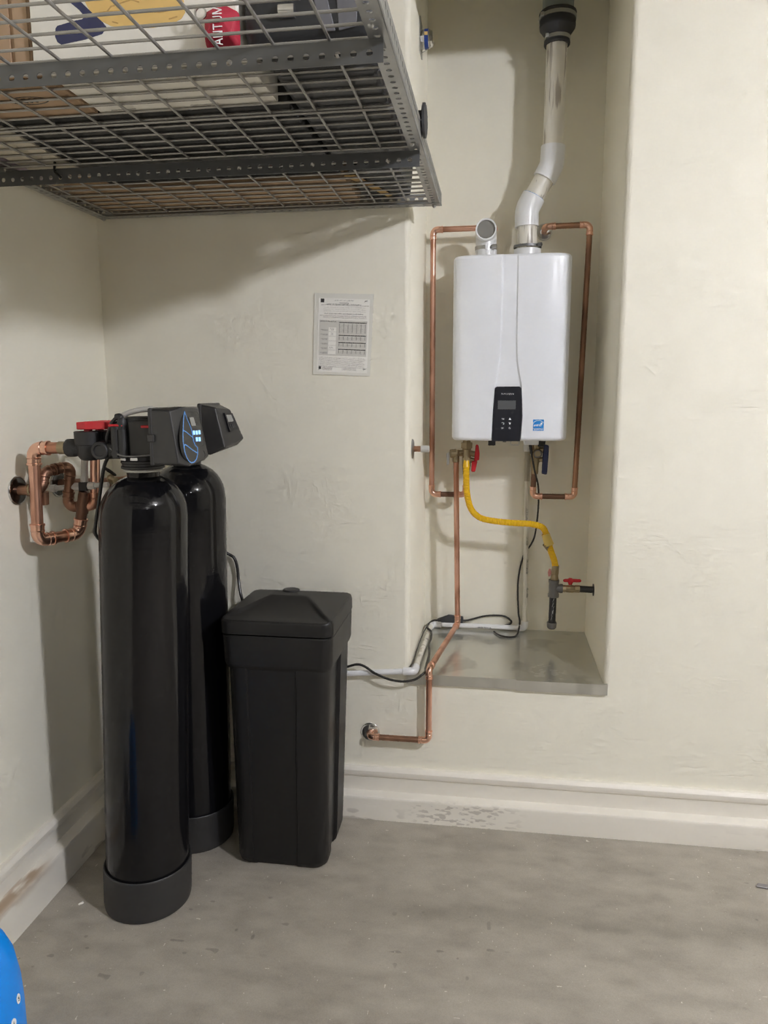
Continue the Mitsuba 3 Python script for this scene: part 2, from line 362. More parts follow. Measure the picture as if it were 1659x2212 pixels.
add(pan+'__display', onto(ext(rect(1.4585, 1.5265, 1.557, 1.5905), .0009), (0, fy, 0), X3, Z3), 'lcd', False)
add(pan+'__lettering', text('NAVIEN', .0062, (1.4945, fy, 1.6155), X3, Z3, .0006, False, True, .046), 'print_grey', False, label='NAVIEN in pale letters')
def pbtn(name, mesh): add(pan+'__'+name, mesh, 'print_white', False)
pbtn('button_mark', text('M', .006, (1.479, fy, 1.521), X3, Z3, .0006, False, True, .0085))
pbtn('button_mark', onto(ext(LineString([(-.004, .003), (-.001, .003)]).buffer(.0007).union(LineString([(0, .003), (.004, .002), (.004, -.003), (0, -.003)]).buffer(.0007)), .0006), (1.479, fy, 1.5035), X3, Z3))
pbtn('button_mark', text('OK', .0062, (1.4775, fy, 1.4855), X3, Z3, .0006, False, True, .0095))
pbtn('button_mark', onto(ext(Polygon([(-.004, -.003), (.004, -.003), (0, .0045)]).buffer(.0006), .0006), (1.5055, fy, 1.5205), X3, Z3))
pbtn('button_mark', onto(ext(Polygon([(-.004, .003), (.004, .003), (0, -.0045)]).buffer(.0006), .0006), (1.5055, fy, 1.5035), X3, Z3))
pbtn('button_mark', onto(ext(Point(0, 0).buffer(.0037).difference(Point(0, 0).buffer(.0026)).difference(rect(-.001, .001, 0, .01)).union(rect(-.0005, .0005, .001, .0048)), .0006), (1.505, fy, 1.4855), X3, Z3))
# energy sticker
sy = HY+.0008
st = add(k+'__energy_sticker', onto(ext(rect(1.592, 1.6345, 1.4745, 1.5195), .0012), (0, sy+.0004, 0), X3, Z3), 'print_white', False, label='blue and white energy label')
sy -= .0009
add(st+'__blue_field', onto(ext(rect(1.5932, 1.6333, 1.4855, 1.5183), .0006), (0, sy, 0), X3, Z3), 'sticker_blue', False)
add(st+'__blue_strip', onto(ext(rect(1.5932, 1.6333, 1.4757, 1.4843), .0006), (0, sy, 0), X3, Z3), 'sticker_blue', False)
arc = LineString([(1.6133+.0215*math.cos(t), 1.4945+.0205*math.sin(t)) for t in np.radians(np.linspace(172, 32, 24))]).buffer(.0009)
arc = arc.intersection(rect(1.5934, 1.6331, 1.4857, 1.5181))
star = Polygon([(1.6245+(.0062 if q % 2 == 0 else .0026)*math.cos(math.pi/2+q*math.pi/5), 1.5035+(.0062 if q % 2 == 0 else .0026)*math.sin(math.pi/2+q*math.pi/5)) for q in range(10)])
logo = [onto(ext(arc, .0006), (0, sy-.0005, 0), X3, Z3), onto(ext(star, .0006), (0, sy-.0005, 0), X3, Z3),
        text('energy', .0085, (1.6105, sy-.0005, 1.4955), (1, 0, .12), Z3, .0006, True, True, .030),
        text('ENERGY STAR', .0052, (1.6133, sy-.0005, 1.480), X3, Z3, .0006, True, True, .035)]
add(st+'__lettering', logo, 'print_white', False)
# top collars and underside bits
add(k+'__intake_collar', lathe((1.401, .42, H1-.004), Z3, [(0, .047), (.012, .047), (.016, .042), (.045, .042), (.045, .030)]), 'pvc_white')
add(k+'__exhaust_collar', lathe((1.561, .42, H1-.004), Z3, [(0, .058), (.014, .057), (.018, .0525), (.044, .052), (.046, .030)]), 'pvc_white')
for x in (1.365, 1.475, 1.60): add(k+'__top_screw', cyl((x, .36, H1-.004), (x, .36, H1+.006), .008, 12), 'iron')
add(k+'__drain_plug', rbox(1.423, 1.452, .40, .44, H0-.028, H0+.004, .003), 'rubber')
add(k+'__bottom_box', rbox(1.565, 1.622, .36, .46, H0-.022, H0+.002, .003), 'heater_white')
add(k+'__wire_clip', tube(fillet([(1.512, .33, H0+.002), (1.512, .33, H0-.020), (1.544, .33, H0-.020), (1.544, .33, H0+.002)], .004), .0016, 8), 'steel')
add(k+'__bottom_screw', cyl((1.487, .30, H0-.008), (1.487, .30, H0+.002), .006, 12), 'iron')

# ------------------------------------------------------------------ vent pipe and intake elbow
k = 'exhaust_vent_pipe'; tag(k, 'white and cream plastic exhaust vent pipe rising from the heater top', 'vent pipe')
vy = .42
add(k+'__pipe', cyl((1.561, vy, 2.17), (1.556, vy, 2.265), .0385, 32), 'pvc_cream', label='short cream stub in the heater collar')
add(k+'__elbow', tube(fillet([(1.5565, vy, 2.255), (1.5545, vy, 2.318), (1.580, vy, 2.366)], .075, 10), .0455, 32), 'pvc_white')
add(k+'__blue_ring', cyl((1.5785, vy, 2.3632), (1.5806, vy, 2.3671), .0440, 32), 'sticker_blue')
add(k+'__pipe', cyl((1.575, vy, 2.355), (1.628, vy, 2.446), .0385, 32), 'pvc_cream', label='stained cream slanting section')
add(k+'__elbow', tube(fillet([(1.618, vy, 2.428), (1.645, vy, 2.478), (1.6478, vy, 2.545)], .075, 10), .0455, 32), 'pvc_white')
add(k+'__pipe', cyl((1.647, vy, 2.53), (1.6505, vy, 2.905), .0385, 32), 'pvc_cream', label='long streaked cream section')
cp = add(k+'__rubber_coupling', lathe((1.6505, vy, 2.897), Z3, [(0, .040), (0, .0465), (.006, .0485), (.012, .0465), (.030, .0465), (.034, .048), (.056, .0645), (.064, .066), (.100, .066), (.106, .0685), (.112, .067), (.112, .045)], 40), 'rubber', label='black rubber reducing coupling')
add(cp+'__hose_clamp', [lathe((1.6505, vy, 2.912), Z3, [(0, .0460), (0, .0485), (.013, .0485), (.013, .0460)], 40), rbox(1.605, 1.618, vy-.045, vy-.03, 2.911, 2.926, .003)], 'steel')
add(cp+'__hose_clamp', [lathe((1.6505, vy, 2.983), Z3, [(0, .0655), (0, .0685), (.013, .0685), (.013, .0655)], 40), rbox(1.585, 1.60, vy-.05, vy-.035, 2.982, 2.997, .003)], 'steel')
add(k+'__pipe', cyl((1.6505, vy, 3.00), (1.653, vy, 3.549), .057, 36), 'pvc_grey', label='wide grey upper section')
add(k+'__hose_clamp', [lathe((1.561, vy, 2.176), Z3, [(0, .0525), (0, .0540), (.009, .0540), (.009, .0525)]), cyl((1.600, .378, 2.181), (1.612, .370, 2.181), .007, 12)], 'iron', label='steel clamp on the stub')

k = 'intake_elbow'; tag(k, 'short white plastic air elbow facing forward on the heater top, left of the vent', 'pipe elbow')
c = np.array([1.401, vy, 2.16]); path = fillet([(1.401, vy, 2.165), (1.401, vy, 2.238), (1.401, .358, 2.240)], .034, 12)
add(k+'__body', [tube(path, .0405, 32, cap=False), tube(fillet([(1.401, vy, 2.165), (1.401, vy, 2.238), (1.401, .358, 2.240)], .034, 12), .0345, 32, cap=False),
                 lathe((1.401, .358, 2.240), (0, 1, 0), [(0, .0345), (-.001, .036), (-.001, .0395), (0, .0405)], 40)], 'pvc_white')
add(k+'__screen', cyl((1.401, .366, 2.240), (1.401, .369, 2.240), .0346, 32), 'screen_grey', label='grey insect screen')
B2 = lathe((1.401, vy, 2.172), Z3, [(0, .0405), (0, .0430), (.014, .0430), (.014, .0405)])
add(k+'__hose_clamp', [B2, cyl((1.425, .377, 2.179), (1.442, .372, 2.179), .008, 12)], 'steel')
add(k+'__clamp_tab', rbox(1.398, 1.409, .374, .379, 2.168, 2.188, .002), 'pvc_white')

# ------------------------------------------------------------------ copper
def copper_run(key, pts, r, mats=None, R=None, fit=None):
    """pts polyline; one part 'pipe' per leg, one part 'elbow' per corner, with bead rings at the sockets."""
    R = R or 2.2*r; pts = [np.asarray(p, float) for p in pts]; n = len(pts)
    mats = mats or {}
    for i in range(n-1):
        a, b = pts[i], pts[i+1]; u = (b-a)/np.linalg.norm(b-a)
        a2 = a if i == 0 else a+u*R*.8; b2 = b if i == n-2 else b-u*R*.8
        m = mats.get(i, 'copper')
        add(key+'__pipe', cyl(a2, b2, r, 20), m, label={'copper_dark': 'dark brown tarnished length', 'copper_brown': 'browned length'}.get(m))
    for i in range(1, n-1):
        b = pts[i]; u = pts[i-1]-b; w = pts[i+1]-b; u /= np.linalg.norm(u); w /= np.linalg.norm(w)
        ang = math.acos(np.clip(u@w, -1, 1)); t = R/math.tan(ang/2)
        sock = r*1.3
        p = fillet([b+u*(t+sock), b, b+w*(t+sock)], R, 10)
        e = [tube(p, r*1.13, 20)]
        for d, q in ((u, b+u*(t+sock)), (w, b+w*(t+sock))):
            e.append(lathe(q-d*r*.42, d, [(0, r*1.13), (.04*r, r*1.27), (.38*r, r*1.27), (.42*r, r*1.02)], 20))
            e.append(lathe(q-d*r*1.25, d, [(-.14*r, r*1.13), (0, r*1.24), (.14*r, r*1.13)], 20))
        add(key+'__elbow', e, fit[i-1] if fit else 'copper_fitting')
def escutcheon(key, c, n, R, mat='chrome', hgt=.012):
    if mat == 'chrome_dark': add(key+'__plate_rim', lathe(c, n, [(0, R+.0005), (.003, R+.001), (.0055, R-.001), (.0055, R-.0035), (.003, R-.004)], 36), 'chrome', label='bright rim of the wall plate')
    return add(key+'__wall_plate', lathe(c, n, [(0, R), (.0025, R), (.004, R*.95), (hgt*.75, R*.86), (hgt*.9, R*.66), (hgt, R*.45), (hgt, R*.2)], 36), mat, label='round chrome wall plate')
r34 = .0111
cy_ = .49
k = 'copper_pipe_loop'; tag(k, 'copper pipe loop up the left side of the heater from the red levered valve', 'copper pipe')
copper_run(k, [(1.43, D-.002, 2.272), (1.43, cy_, 2.272), (1.187, cy_, 2.271), (1.187, cy_, 1.193), (1.330, cy_, 1.193), (1.332, cy_, 1.285)], r34, {3: 'copper_dark'})
k = 'copper_pipe_loop_001'; tag(k, 'copper pipe loop up the right side of the heater from the blue levered valve', 'copper pipe')
copper_run(k, [(1.632, D-.002, 2.268), (1.632, cy_, 2.268), (1.803, cy_, 2.270), (1.780, cy_, 1.191), (1.610, cy_, 1.191), (1.615, cy_, 1.310)], r34, {1: 'copper_brown', 2: 'copper_brown', 3: 'copper_dark', 4: 'copper_dark'})
escutcheon(k, (1.632, D, 2.268), (0, -1, 0), .034)
k = 'relief_drain_pipe'; tag(k, 'copper pipe running down over the pan edge to a wall plate low on the wall', 'copper pipe')
copper_run(k, [(1.292, .44, 1.335), (1.306, .44, .640), (1.226, -.038, .612), (1.2255, -.038, .331), (1.000, -.040, .332), (.998, -.001, .334)], r34, {3: 'copper_brown', 0: 'copper', 4: 'copper_brown'})
escutcheon(k, (.998, 0, .334), (0, -1, 0), .036)

# valves under the heater
k = 'hot_water_valve'; tag(k, 'brass service valve with red levers under the left of the heater', 'valve')
add(k+'__body', [cyl((1.334, .47, 1.45), (1.334, .47, 1.405), .016), cyl((1.334, .47, 1.415), (1.334, .47, 1.392), .026, 6), cyl((1.334, .47, 1.40), (1.334, .47, 1.315), .018), lathe((1.333, .48, 1.32), (0, 0, -1), [(0, .018), (.012, .0165), (.03, .0145), (.04, .0145), (.04, 0)]),
                 cyl((1.33, .455, 1.372), (1.290, .445, 1.372), .013), cyl((1.338, .47, 1.372), (1.372, .47, 1.366), .012), cyl((1.338, .47, 1.345), (1.368, .47, 1.338), .011)], 'brass', 40)
rv = add(k+'__relief_valve', [lathe((1.291, .443, 1.386), (0, 0, -1), [(0, 0), (0, .013), (.012, .016), (.022, .016), (.024, .014), (.05, .014), (.05, 0)]), cyl((1.291, .443, 1.372), (1.268, .438, 1.370), .018, 24)], 'brass', 40)
add(rv+'__lever', hull([(1.262, .435, 1.375), (1.254, .433, 1.37), (1.256, .433, 1.325), (1.262, .433, 1.328)], .0025), 'steel')
add(k+'__lever', hull([(1.377, .455, 1.402), (1.382, .455, 1.372), (1.381, .455, 1.348), (1.372, .455, 1.345)], .006), 'red', label='red lever')
add(k+'__lever', hull([(1.362, .455, 1.334), (1.373, .455, 1.336), (1.366, .455, 1.300), (1.360, .455, 1.300)], .006), 'red', label='red lever')
k = 'cold_water_valve'; tag(k, 'brass service valve with a dark blue lever under the right of the heater', 'valve')
add(k+'__body', [cyl((1.618, .49, 1.45), (1.618, .49, 1.41), .016), cyl((1.640, .49, 1.45), (1.634, .49, 1.405), .017), cyl((1.618, .49, 1.41), (1.617, .49, 1.335), .019), lathe((1.616, .49, 1.34), (0, 0, -1), [(0, .019), (.015, .016), (.03, .0145), (.055, .0145), (.055, 0)]),
                 lathe((1.624, .475, 1.372), (0, -1, 0), [(0, .019), (.02, .019), (.024, .016), (.024, 0)]), cyl((1.62, .49, 1.385), (1.655, .488, 1.385), .011), cyl((1.62, .49, 1.345), (1.650, .488, 1.345), .010)], 'brass', 40)
add(k+'__gauge_ring', lathe((1.624, .450, 1.372), (0, -1, 0), [(0, .016), (.003, .016), (.003, .0125), (0, .0125)]), 'iron')
add(k+'__union_nut', cyl((1.636, .49, 1.425), (1.634, .49, 1.400), .023, 6), 'black_iron')
add(k+'__lever', hull([(1.657, .478, 1.402), (1.664, .478, 1.40), (1.664, .478, 1.365), (1.655, .478, 1.335), (1.660, .478, 1.290), (1.650, .478, 1.292), (1.652, .478, 1.37)], .006), 'blue_handle', label='dark blue lever')

# ------------------------------------------------------------------ gas line
gy = .38
k = 'gas_hose'; tag(k, 'yellow corrugated flexible gas hose hanging under the heater', 'gas hose')
hp = spline([(1.336, .40, 1.345), (1.337, .385, 1.29), (1.341, gy, 1.215), (1.356, gy, 1.155), (1.385, gy, 1.120), (1.43, gy, 1.104), (1.52, gy, 1.095), (1.605, gy, 1.091), (1.650, gy, 1.076), (1.668, gy, 1.035), (1.684, gy, .982), (1.698, gy, .945), (1.705, gy, .913)], 44)
s = np.r_[0, np.cumsum(np.linalg.norm(np.diff(hp, axis=0), axis=1))]
ss = np.linspace(0, s[-1], 640); hp = np.stack([np.interp(ss, s, hp[:, q]) for q in range(3)], 1)
rr = .0128+.0011*np.sin(ss*2*np.pi/.0065)
rr[ss < .03] = .0135; rr[ss > s[-1]-.012] = .0135
add(k+'__hose', tube(hp, rr, 20), 'yellow', 40)
tp = np.array([(1.661, gy, 1.052), (1.668, gy, 1.03), (1.677, gy, 1.006)])
add(k+'__label_sleeve', tube(tp, [.0165, .0175, .0195], 28, cap=False), 'yellow_tag', label='glossy yellow wrap label')
add(k+'__label_flap', tube([(1.669, gy+.004, 1.012), (1.681, gy+.006, .985)], [.0205, .012], 24, cap=False), 'tag_inside', label='curled inside of the wrap label')
add(k+'__end_nut', [cyl((1.336, .402, 1.358), (1.336, .40, 1.332), .0155, 6), cyl((1.336, .403, 1.39), (1.336, .402, 1.355), .012)], 'brass', False)
k = 'gas_valve_assembly'; tag(k, 'gas tee with capped drip leg and red handled shutoff at the right niche wall', 'gas valve')
add(k+'__union', [cyl((1.705, gy, .922), (1.704, gy, .905), .0145, 24), cyl((1.704, gy, .905), (1.7025, gy, .886), .0165, 6), lathe((1.702, gy, .888), (0, 0, -1), [(0, .012), (.012, .015), (.022, .0165), (.03, .013), (.03, 0)])], 'brass', 40)
add(k+'__pink_tag', hull([(1.682, gy-.004, .905), (1.686, gy-.004, .890), (1.680, gy-.004, .880), (1.678, gy-.004, .895)], .004), 'pink', label='small pink plastic tag')
add(k+'__tee', [lathe((1.700, gy, .862), (0, 0, -1), [(0, .012), (0, .0215), (.010, .0215), (.014, .0195), (.055, .0195), (.060, .0225), (.072, .0225), (.072, .012)]), lathe((1.70, gy, .826), X3, [(0, .0175), (.024, .0175), (.027, .019), (.036, .019), (.036, .010)])], 'iron', 40)
add(k+'__drip_leg', cyl((1.699, gy, .80), (1.697, gy, .668), .0145), 'black_iron', label='black pipe nipple')
add(k+'__chalk_mark', [onto(ext(LineString(q).buffer(.0007), .0004), (1.698, gy-.0150, .0), X3, Z3) for q in
    ([(-.006, .695), (-.002, .712)], [(-.004, .715), (-.001, .735), (.001, .722), (.003, .738)], [(-.003, .752), (.003, .768)], [(.002, .745), (.005, .753)], [(-.002, .772), (.004, .785)])], 'print_grey', False)
add(k+'__end_cap', lathe((1.697, gy, .682), (0, 0, -1), [(0, .0145), (0, .0195), (.003, .0205), (.009, .0195), (.022, .019), (.028, .014), (.028, 0)]), 'iron')
add(k+'__shutoff_body', [cyl((1.733, gy, .826), (1.748, gy, .826), .0155, 8), lathe((1.745, gy, .826), X3, [(0, .013), (.008, .0145), (.022, .016), (.036, .0145), (.042, .013)]), cyl((1.785, gy, .827), (1.804, gy, .827), .0160, 8), cyl((1.766, gy, .835), (1.766, gy, .850), .007)], 'brass', 40)
add(k+'__shutoff_handle', [hull([(1.743, gy, .860), (1.766, gy, .862), (1.803, gy, .861)], .0065), hull([(1.766, gy, .860), (1.766, gy, .848)], [.012, .008])], 'red', label='red tee handle')
add(k+'__supply_pipe', cyl((1.800, gy, .827), (XR+.02, gy-.02, .830), .0135), 'black_iron', label='black pipe into the wall')
add(k+'__wall_plate', lathe((XR, gy-.019, .830), (-1, 0, 0), [(0, .024), (.003, .024), (.003, .012)]), 'black_iron')

# ------------------------------------------------------------------ condensate drain
rp = .0108; py = .572
k = 'condensate_drain_pipe'; tag(k, 'thin white plastic drain pipe from the heater down the niche and along the wall', 'drain pipe')
add(k+'__pipe', cyl((1.587, py, 1.44), (1.589, py, 1.245), .0118, 20), 'pvc_dirty', label='grey upper length under the heater')
add(k+'__coupling', cyl((1.5865, py, 1.40), (1.5868, py, 1.372), .0165, 20), 'pvc_white')
add(k+'__pipe', cyl((1.589, py, 1.25), (1.596, py, .60), rp, 20), 'pvc_cream', label='cream upright length with black print')
add(k+'__elbow', tube(fillet([(1.5955, py, .622), (1.596, py, .5905), (1.560, py, .5905)], .014, 8), .0150, 20), 'pvc_white')
add(k+'__pipe', cyl((1.575, py, .5905), (1.195, py, .5905), rp, 20), 'pvc_white', label='length lying along the back of the pan')
add(k+'__elbow', tube(fillet([(1.226, py, .5905), (1.184, py, .5905), (1.182, .535, .5910)], .014, 8), .0150, 20), 'pvc_white')
add(k+'__pipe', cyl((1.182, .56, .591), (1.170, 0., .594), rp, 20), 'pvc_cream', label='cream length along the left niche wall')
add(k+'__elbow', tube(fillet([(1.1705, .022, .594), (1.169, -.022, .594), (1.128, -.022, .592)], .014, 8), .0152, 20), 'pvc_white')
add(k+'__pipe', cyl((1.14, -.022, .593), (.70, -.022, .552), rp, 20), 'pvc_white', label='length along the wall behind the salt tank')
add(k+'__lettering', [text('MADE IN U.S.A.', .006, (1.42, py-rp-.0003, .588), X3, Z3, .0006, False, True), text('- - -', .004, (1.115, -.0335, .593), X3, Z3, .0006, False, True)]+
    [text(w, .0075, (1.592+.0035*q, py-rp-.0003, 1.10-.115*q), (0, 0, 1), (-1, 0, 0), .0006, False, True) for q, w in enumerate(['PVC 1/2 IN', 'SCH 40', 'ASTM D1785', 'NSF-PW'])], 'ink', False)

# ------------------------------------------------------------------ cables in the niche
k = 'heater_power_cord'; tag(k, 'black power cord hanging from the heater behind the drain pipe to the pan', 'power cord')
add(k+'__cord', tube(spline([(1.591, .47, 1.425), (1.600, .46, 1.372), (1.612, .47, 1.31), (1.633, .50, 1.23), (1.637, .53, 1.13), (1.628, .545, 1.02), (1.612, .575, .965), (1.588, .590, .925), (1.570, .588, .86), (1.562, .588, .78), (1.567, .586, .66), (1.574, .587, .612), (1.560, .50, .581), (1.525, .47, .5795), (1.485, .49, .580), (1.462, .535, .580)]), .0036, 10), 'cable_black')
add(k+'__strain_relief', tube([(1.591, .47, 1.430), (1.600, .46, 1.372)], [.008, .005], 12), 'rubber')
k = 'adapter_cord'; tag(k, 'black adapter brick and looping cord lying on the white pipe in the pan', 'power cord')
add(k+'__adapter', hull([(1.215, .575, .606), (1.245, .575, .606), (1.262, .575, .609), (1.318, .575, .607), (1.318, .575, .625), (1.262, .575, .631), (1.240, .575, .620), (1.215, .575, .612)], .007), 'rubber', label='black adapter brick')
add(k+'__cord', [tube(spline([(1.315, .577, .610), (1.35, .582, .614), (1.40, .585, .629), (1.446, .587, .637), (1.505, .588, .636), (1.538, .588, .612), (1.520, .586, .597), (1.480, .583, .590), (1.462, .585, .588)]), .0040, 10)], 'cable_black', label='loop lying at the niche back')
add(k+'__cord', tube(spline([(1.216, .575, .608), (1.190, .572, .607), (1.170, .52, .603), (1.174, .46, .609), (1.193, .42, .606), (1.200, .35, .602), (1.196, .30, .594), (1.200, .25, .592), (1.207, .18, .592), (1.208, .10, .594), (1.207, .03, .590), (1.210, -.025, .596), (1.197, -.045, .588), (1.172, -.047, .571), (1.129, -.047, .562), (1.076, -.047, .568), (1.024, -.042, .586), (.985, -.038, .609), (.954, -.038, .616), (.900, -.036, .600), (.80, -.03, .585)]), .0044, 10), 'cable_black', label='cord running down the pan and along the wall')
k = 'thin_black_cord'; tag(k, 'thin black cord lying behind the slanting white pipe on the left niche wall', 'power cord')
add(k, tube(spline([(1.168, .52, .600), (1.160, .35, .604), (1.157, .18, .606), (1.156, .02, .609), (1.150, -.012, .604)]), .0024, 8), 'cable_black')

# ------------------------------------------------------------------ jamb fittings
k = 'capped_pipe_stub'; tag(k, 'short capped pipe stub with a metal wall plate on the left edge of the niche', 'pipe stub')
add(k+'__wall_plate', lathe((XL, .062, 1.418), X3, [(0, .036), (.002, .036), (.005, .032), (.008, .014), (.008, 0)]), 'steel')
add(k+'__pipe', cyl((XL+.004, .062, 1.418), (XL+.045, .062, 1.418), .0105), 'copper_brown')
add(k+'__cap', lathe((XL+.032, .062, 1.418), X3, [(0, .0115), (.002, .0125), (.030, .0125), (.032, .010), (.032, 0)]), 'translucent', label='pale plastic cap')
k = 'chrome_wall_valve'; tag(k, 'chrome valve with a blue label band high on the left niche wall', 'valve')
add(k+'__wall_plate', box(XL, XL+.004, .27, .35, 2.852, 2.968), 'steel', False)
add(k+'__body', lathe((XL+.004, .31, 2.905), X3, [(0, .030), (.010, .032), (.030, .032), (.034, .027), (.040, .027), (.044, .020), (.044, 0)], 10), 'chrome', 20)
add(k+'__label_band', lathe((XL+.017, .31, 2.905), X3, [(0, .0322), (0, .0335), (.014, .0335), (.014, .0322)], 24), 'band_blue', label='blue label band')
add(k+'__warning_mark', box(XL+.018, XL+.030, .2755, .2765, 2.905, 2.917), 'bread_tan', False)
add(k+'__wire', tube(spline([(XL+.04, .30, 2.88), (XL+.03, .295, 2.865), (XL+.01, .29, 2.852), (XL+.004, .29, 2.845)]), .0012, 6), 'steel')

# ------------------------------------------------------------------ paper on the wall
k = 'installation_certificate'; tag(k, 'printed insulation certificate in a plastic sleeve stapled to the back wall', 'paper')
def quadsheet(c, y0, d, n=16, curl=.0012):    # a sheet between four corners (bl, br, tr, tl) with a slightly curled rim
    c = np.asarray(c, float); u, v = np.meshgrid(np.linspace(0, 1, n), np.linspace(0, 1, n))
    xz = ((1-u)*(1-v))[..., None]*c[0]+(u*(1-v))[..., None]*c[1]+(u*v)[..., None]*c[2]+((1-u)*v)[..., None]*c[3]
    bend = curl*(np.abs(2*u-1)**6*.6+(1-v)**8*.9)
    y = y0-bend
    fr = np.stack([xz[..., 0], y-d, xz[..., 1]], -1).reshape(-1, 3); bk = fr+[0, d, 0]
    i = np.arange(n*n).reshape(n, n); q = np.stack([i[:-1, :-1], i[:-1, 1:], i[1:, 1:], i[1:, :-1]], -1).reshape(-1, 4)
    f = np.vstack([q[:, [0, 1, 2]], q[:, [0, 2, 3]]]); F = [f, f[:, ::-1]+n*n]
    rim = np.r_[i[0], i[1:, -1], i[-1, -2::-1], i[-2:0:-1, 0]]; r2 = np.roll(rim, -1)
    F += [np.stack([rim, r2+n*n, r2], 1), np.stack([rim, rim+n*n, r2+n*n], 1)]
    return tm(np.vstack([fr, bk]), np.vstack(F))
add(k+'__sleeve', quadsheet([(.797, 1.6885), (1.006, 1.680), (1.022, 1.963), (.809, 1.9715)], -.0012, .0010), 'sleeve', 30, label='clear plastic sleeve rim')
pc = np.array([(.812, 1.699), (.995, 1.690), (1.0085, 1.945), (.824, 1.955)])
sh = add(k+'__sheet', quadsheet(pc, -.0036, .0004, curl=0), 'paper', False)
ub = (pc[1]-pc[0]); vb = (pc[3]-pc[0])
U = np.array([ub[0], 0, ub[1]]); V = np.array([vb[0], 0, vb[1]]); O = np.array([pc[0][0], -.0041, pc[0][1]])
W_, H_ = np.linalg.norm(U), np.linalg.norm(V)
def on(a, b): return O+U*a+V*b       # a, b in 0..1 from the sheet's lower left
def bar(a0, a1, b0, b1, lift=0.0):
    m = ext(rect(a0*W_, a1*W_, b0*H_, b1*H_), .0003); return onto(m, O+np.array([0, -lift, 0]), U, V)
dark, grey, field = [], [], []
field += [bar(.03, .97, .225, .705)]
white_cells = [bar(.215, .365, .242+.062*q, .242+.062*q+.055, .0004) for q in range(6)]
dark += [bar(.04, .11, .94, .99), bar(.04, .085, .035, .075), bar(.05, .985, .905, .908)]
dark += [bar(.905, .955, .968, .974), bar(.915, .96, .055, .062)]
for b in (.875, .85, .825): grey.append(bar(.10, .93, b, b+.0022))
for b in (.765, .750, .735): grey.append(bar(.10 if b < .76 else .03, .95, b, b+.004))
for q in range(9): grey.append(bar(.03, .90+.06*rng.random(), .195-.016*q, .198-.016*q))
for q in range(4): grey.append(bar(.11, .28+.1*rng.random(), .066-.014*q, .072-.014*q))
for q in range(3): grey.append(bar(.50, .72+.12*rng.random(), .058-.014*q, .062-.014*q))
for b0 in (.672, .498, .400, .308): dark.append(bar(.415, .955, b0, b0+.011, .0004))
for b0, b1 in ((.535, .66), (.44, .49), (.35, .392), (.258, .30)):
    for q in range(7): grey.append(bar(.42+.085*q, .432+.085*q, b0, b1, .0004))
    for q in range(int((b1-b0)/.012)): grey.append(bar(.42, .955, b0+.012*q, b0+.012*q+.0012, .0004))
for q in range(6):
    grey.append(bar(.06, .20, .262+.062*q, .267+.062*q, .0004)); grey.append(bar(.09, .20, .250+.062*q, .255+.062*q, .0004))
add(sh+'__form_field', field, 'form_grey', False)
add(sh+'__entry_box', white_cells, 'paper', False)
add(sh+'__fine_print', grey, 'ink_grey', False)
hd = [text('Owens Corning', .0034, on(.5, .937), U, V, .0003, True, True), text('AttiCat PINK Fiberglas Unbonded Loosefill Insulation', .0031, on(.5, .918), U, V, .0003, True, True, .125),
      text('Owens Corning AttiCat PINK Fiberglas Unbonded Loosefill Insulation', .0028, on(.5, .792), U, V, .0003, True, True, .14),
      text('Insulation Certification Data', .0030, on(.20, .688)+np.array([0, -.0004, 0]), U, V, .0003, True, True, .058),
      text('certificate of insulation', .0024, on(.5, .972), U, V, .0003, False, True, .07)]
add(sh+'__lettering', dark+hd, 'ink', False)
hw = [onto(ext(LineString(np.array(q)).buffer(.0004), .0003), on(.215, b)+np.array([0, -.0008, 0]), U, V) for q, b in
      (([(.006, .009), (.010, .011), (.009, .004), (.013, .004)], .555), ([(.015, .011), (.014, .003), (.018, .004), (.018, .010)], .555), ([(.008, .010), (.013, .010), (.009, .002)], .493), ([(.016, .010), (.015, .002)], .493), ([(.004, .004), (.006, .010), (.009, .004), (.013, .009), (.018, .005)], .305))]
add(sh+'__handwriting', hw, 'ink_grey', False)
for a, b in ((.93, .97), (.05, .03), (.955, .05)):
    add(k+'__staple', onto(ext(LineString([(-.005, -.003), (.005, .003)]).buffer(.0005), .0012), on(a, b)+np.array([0, -.0002, 0]), U, V), 'iron', False)

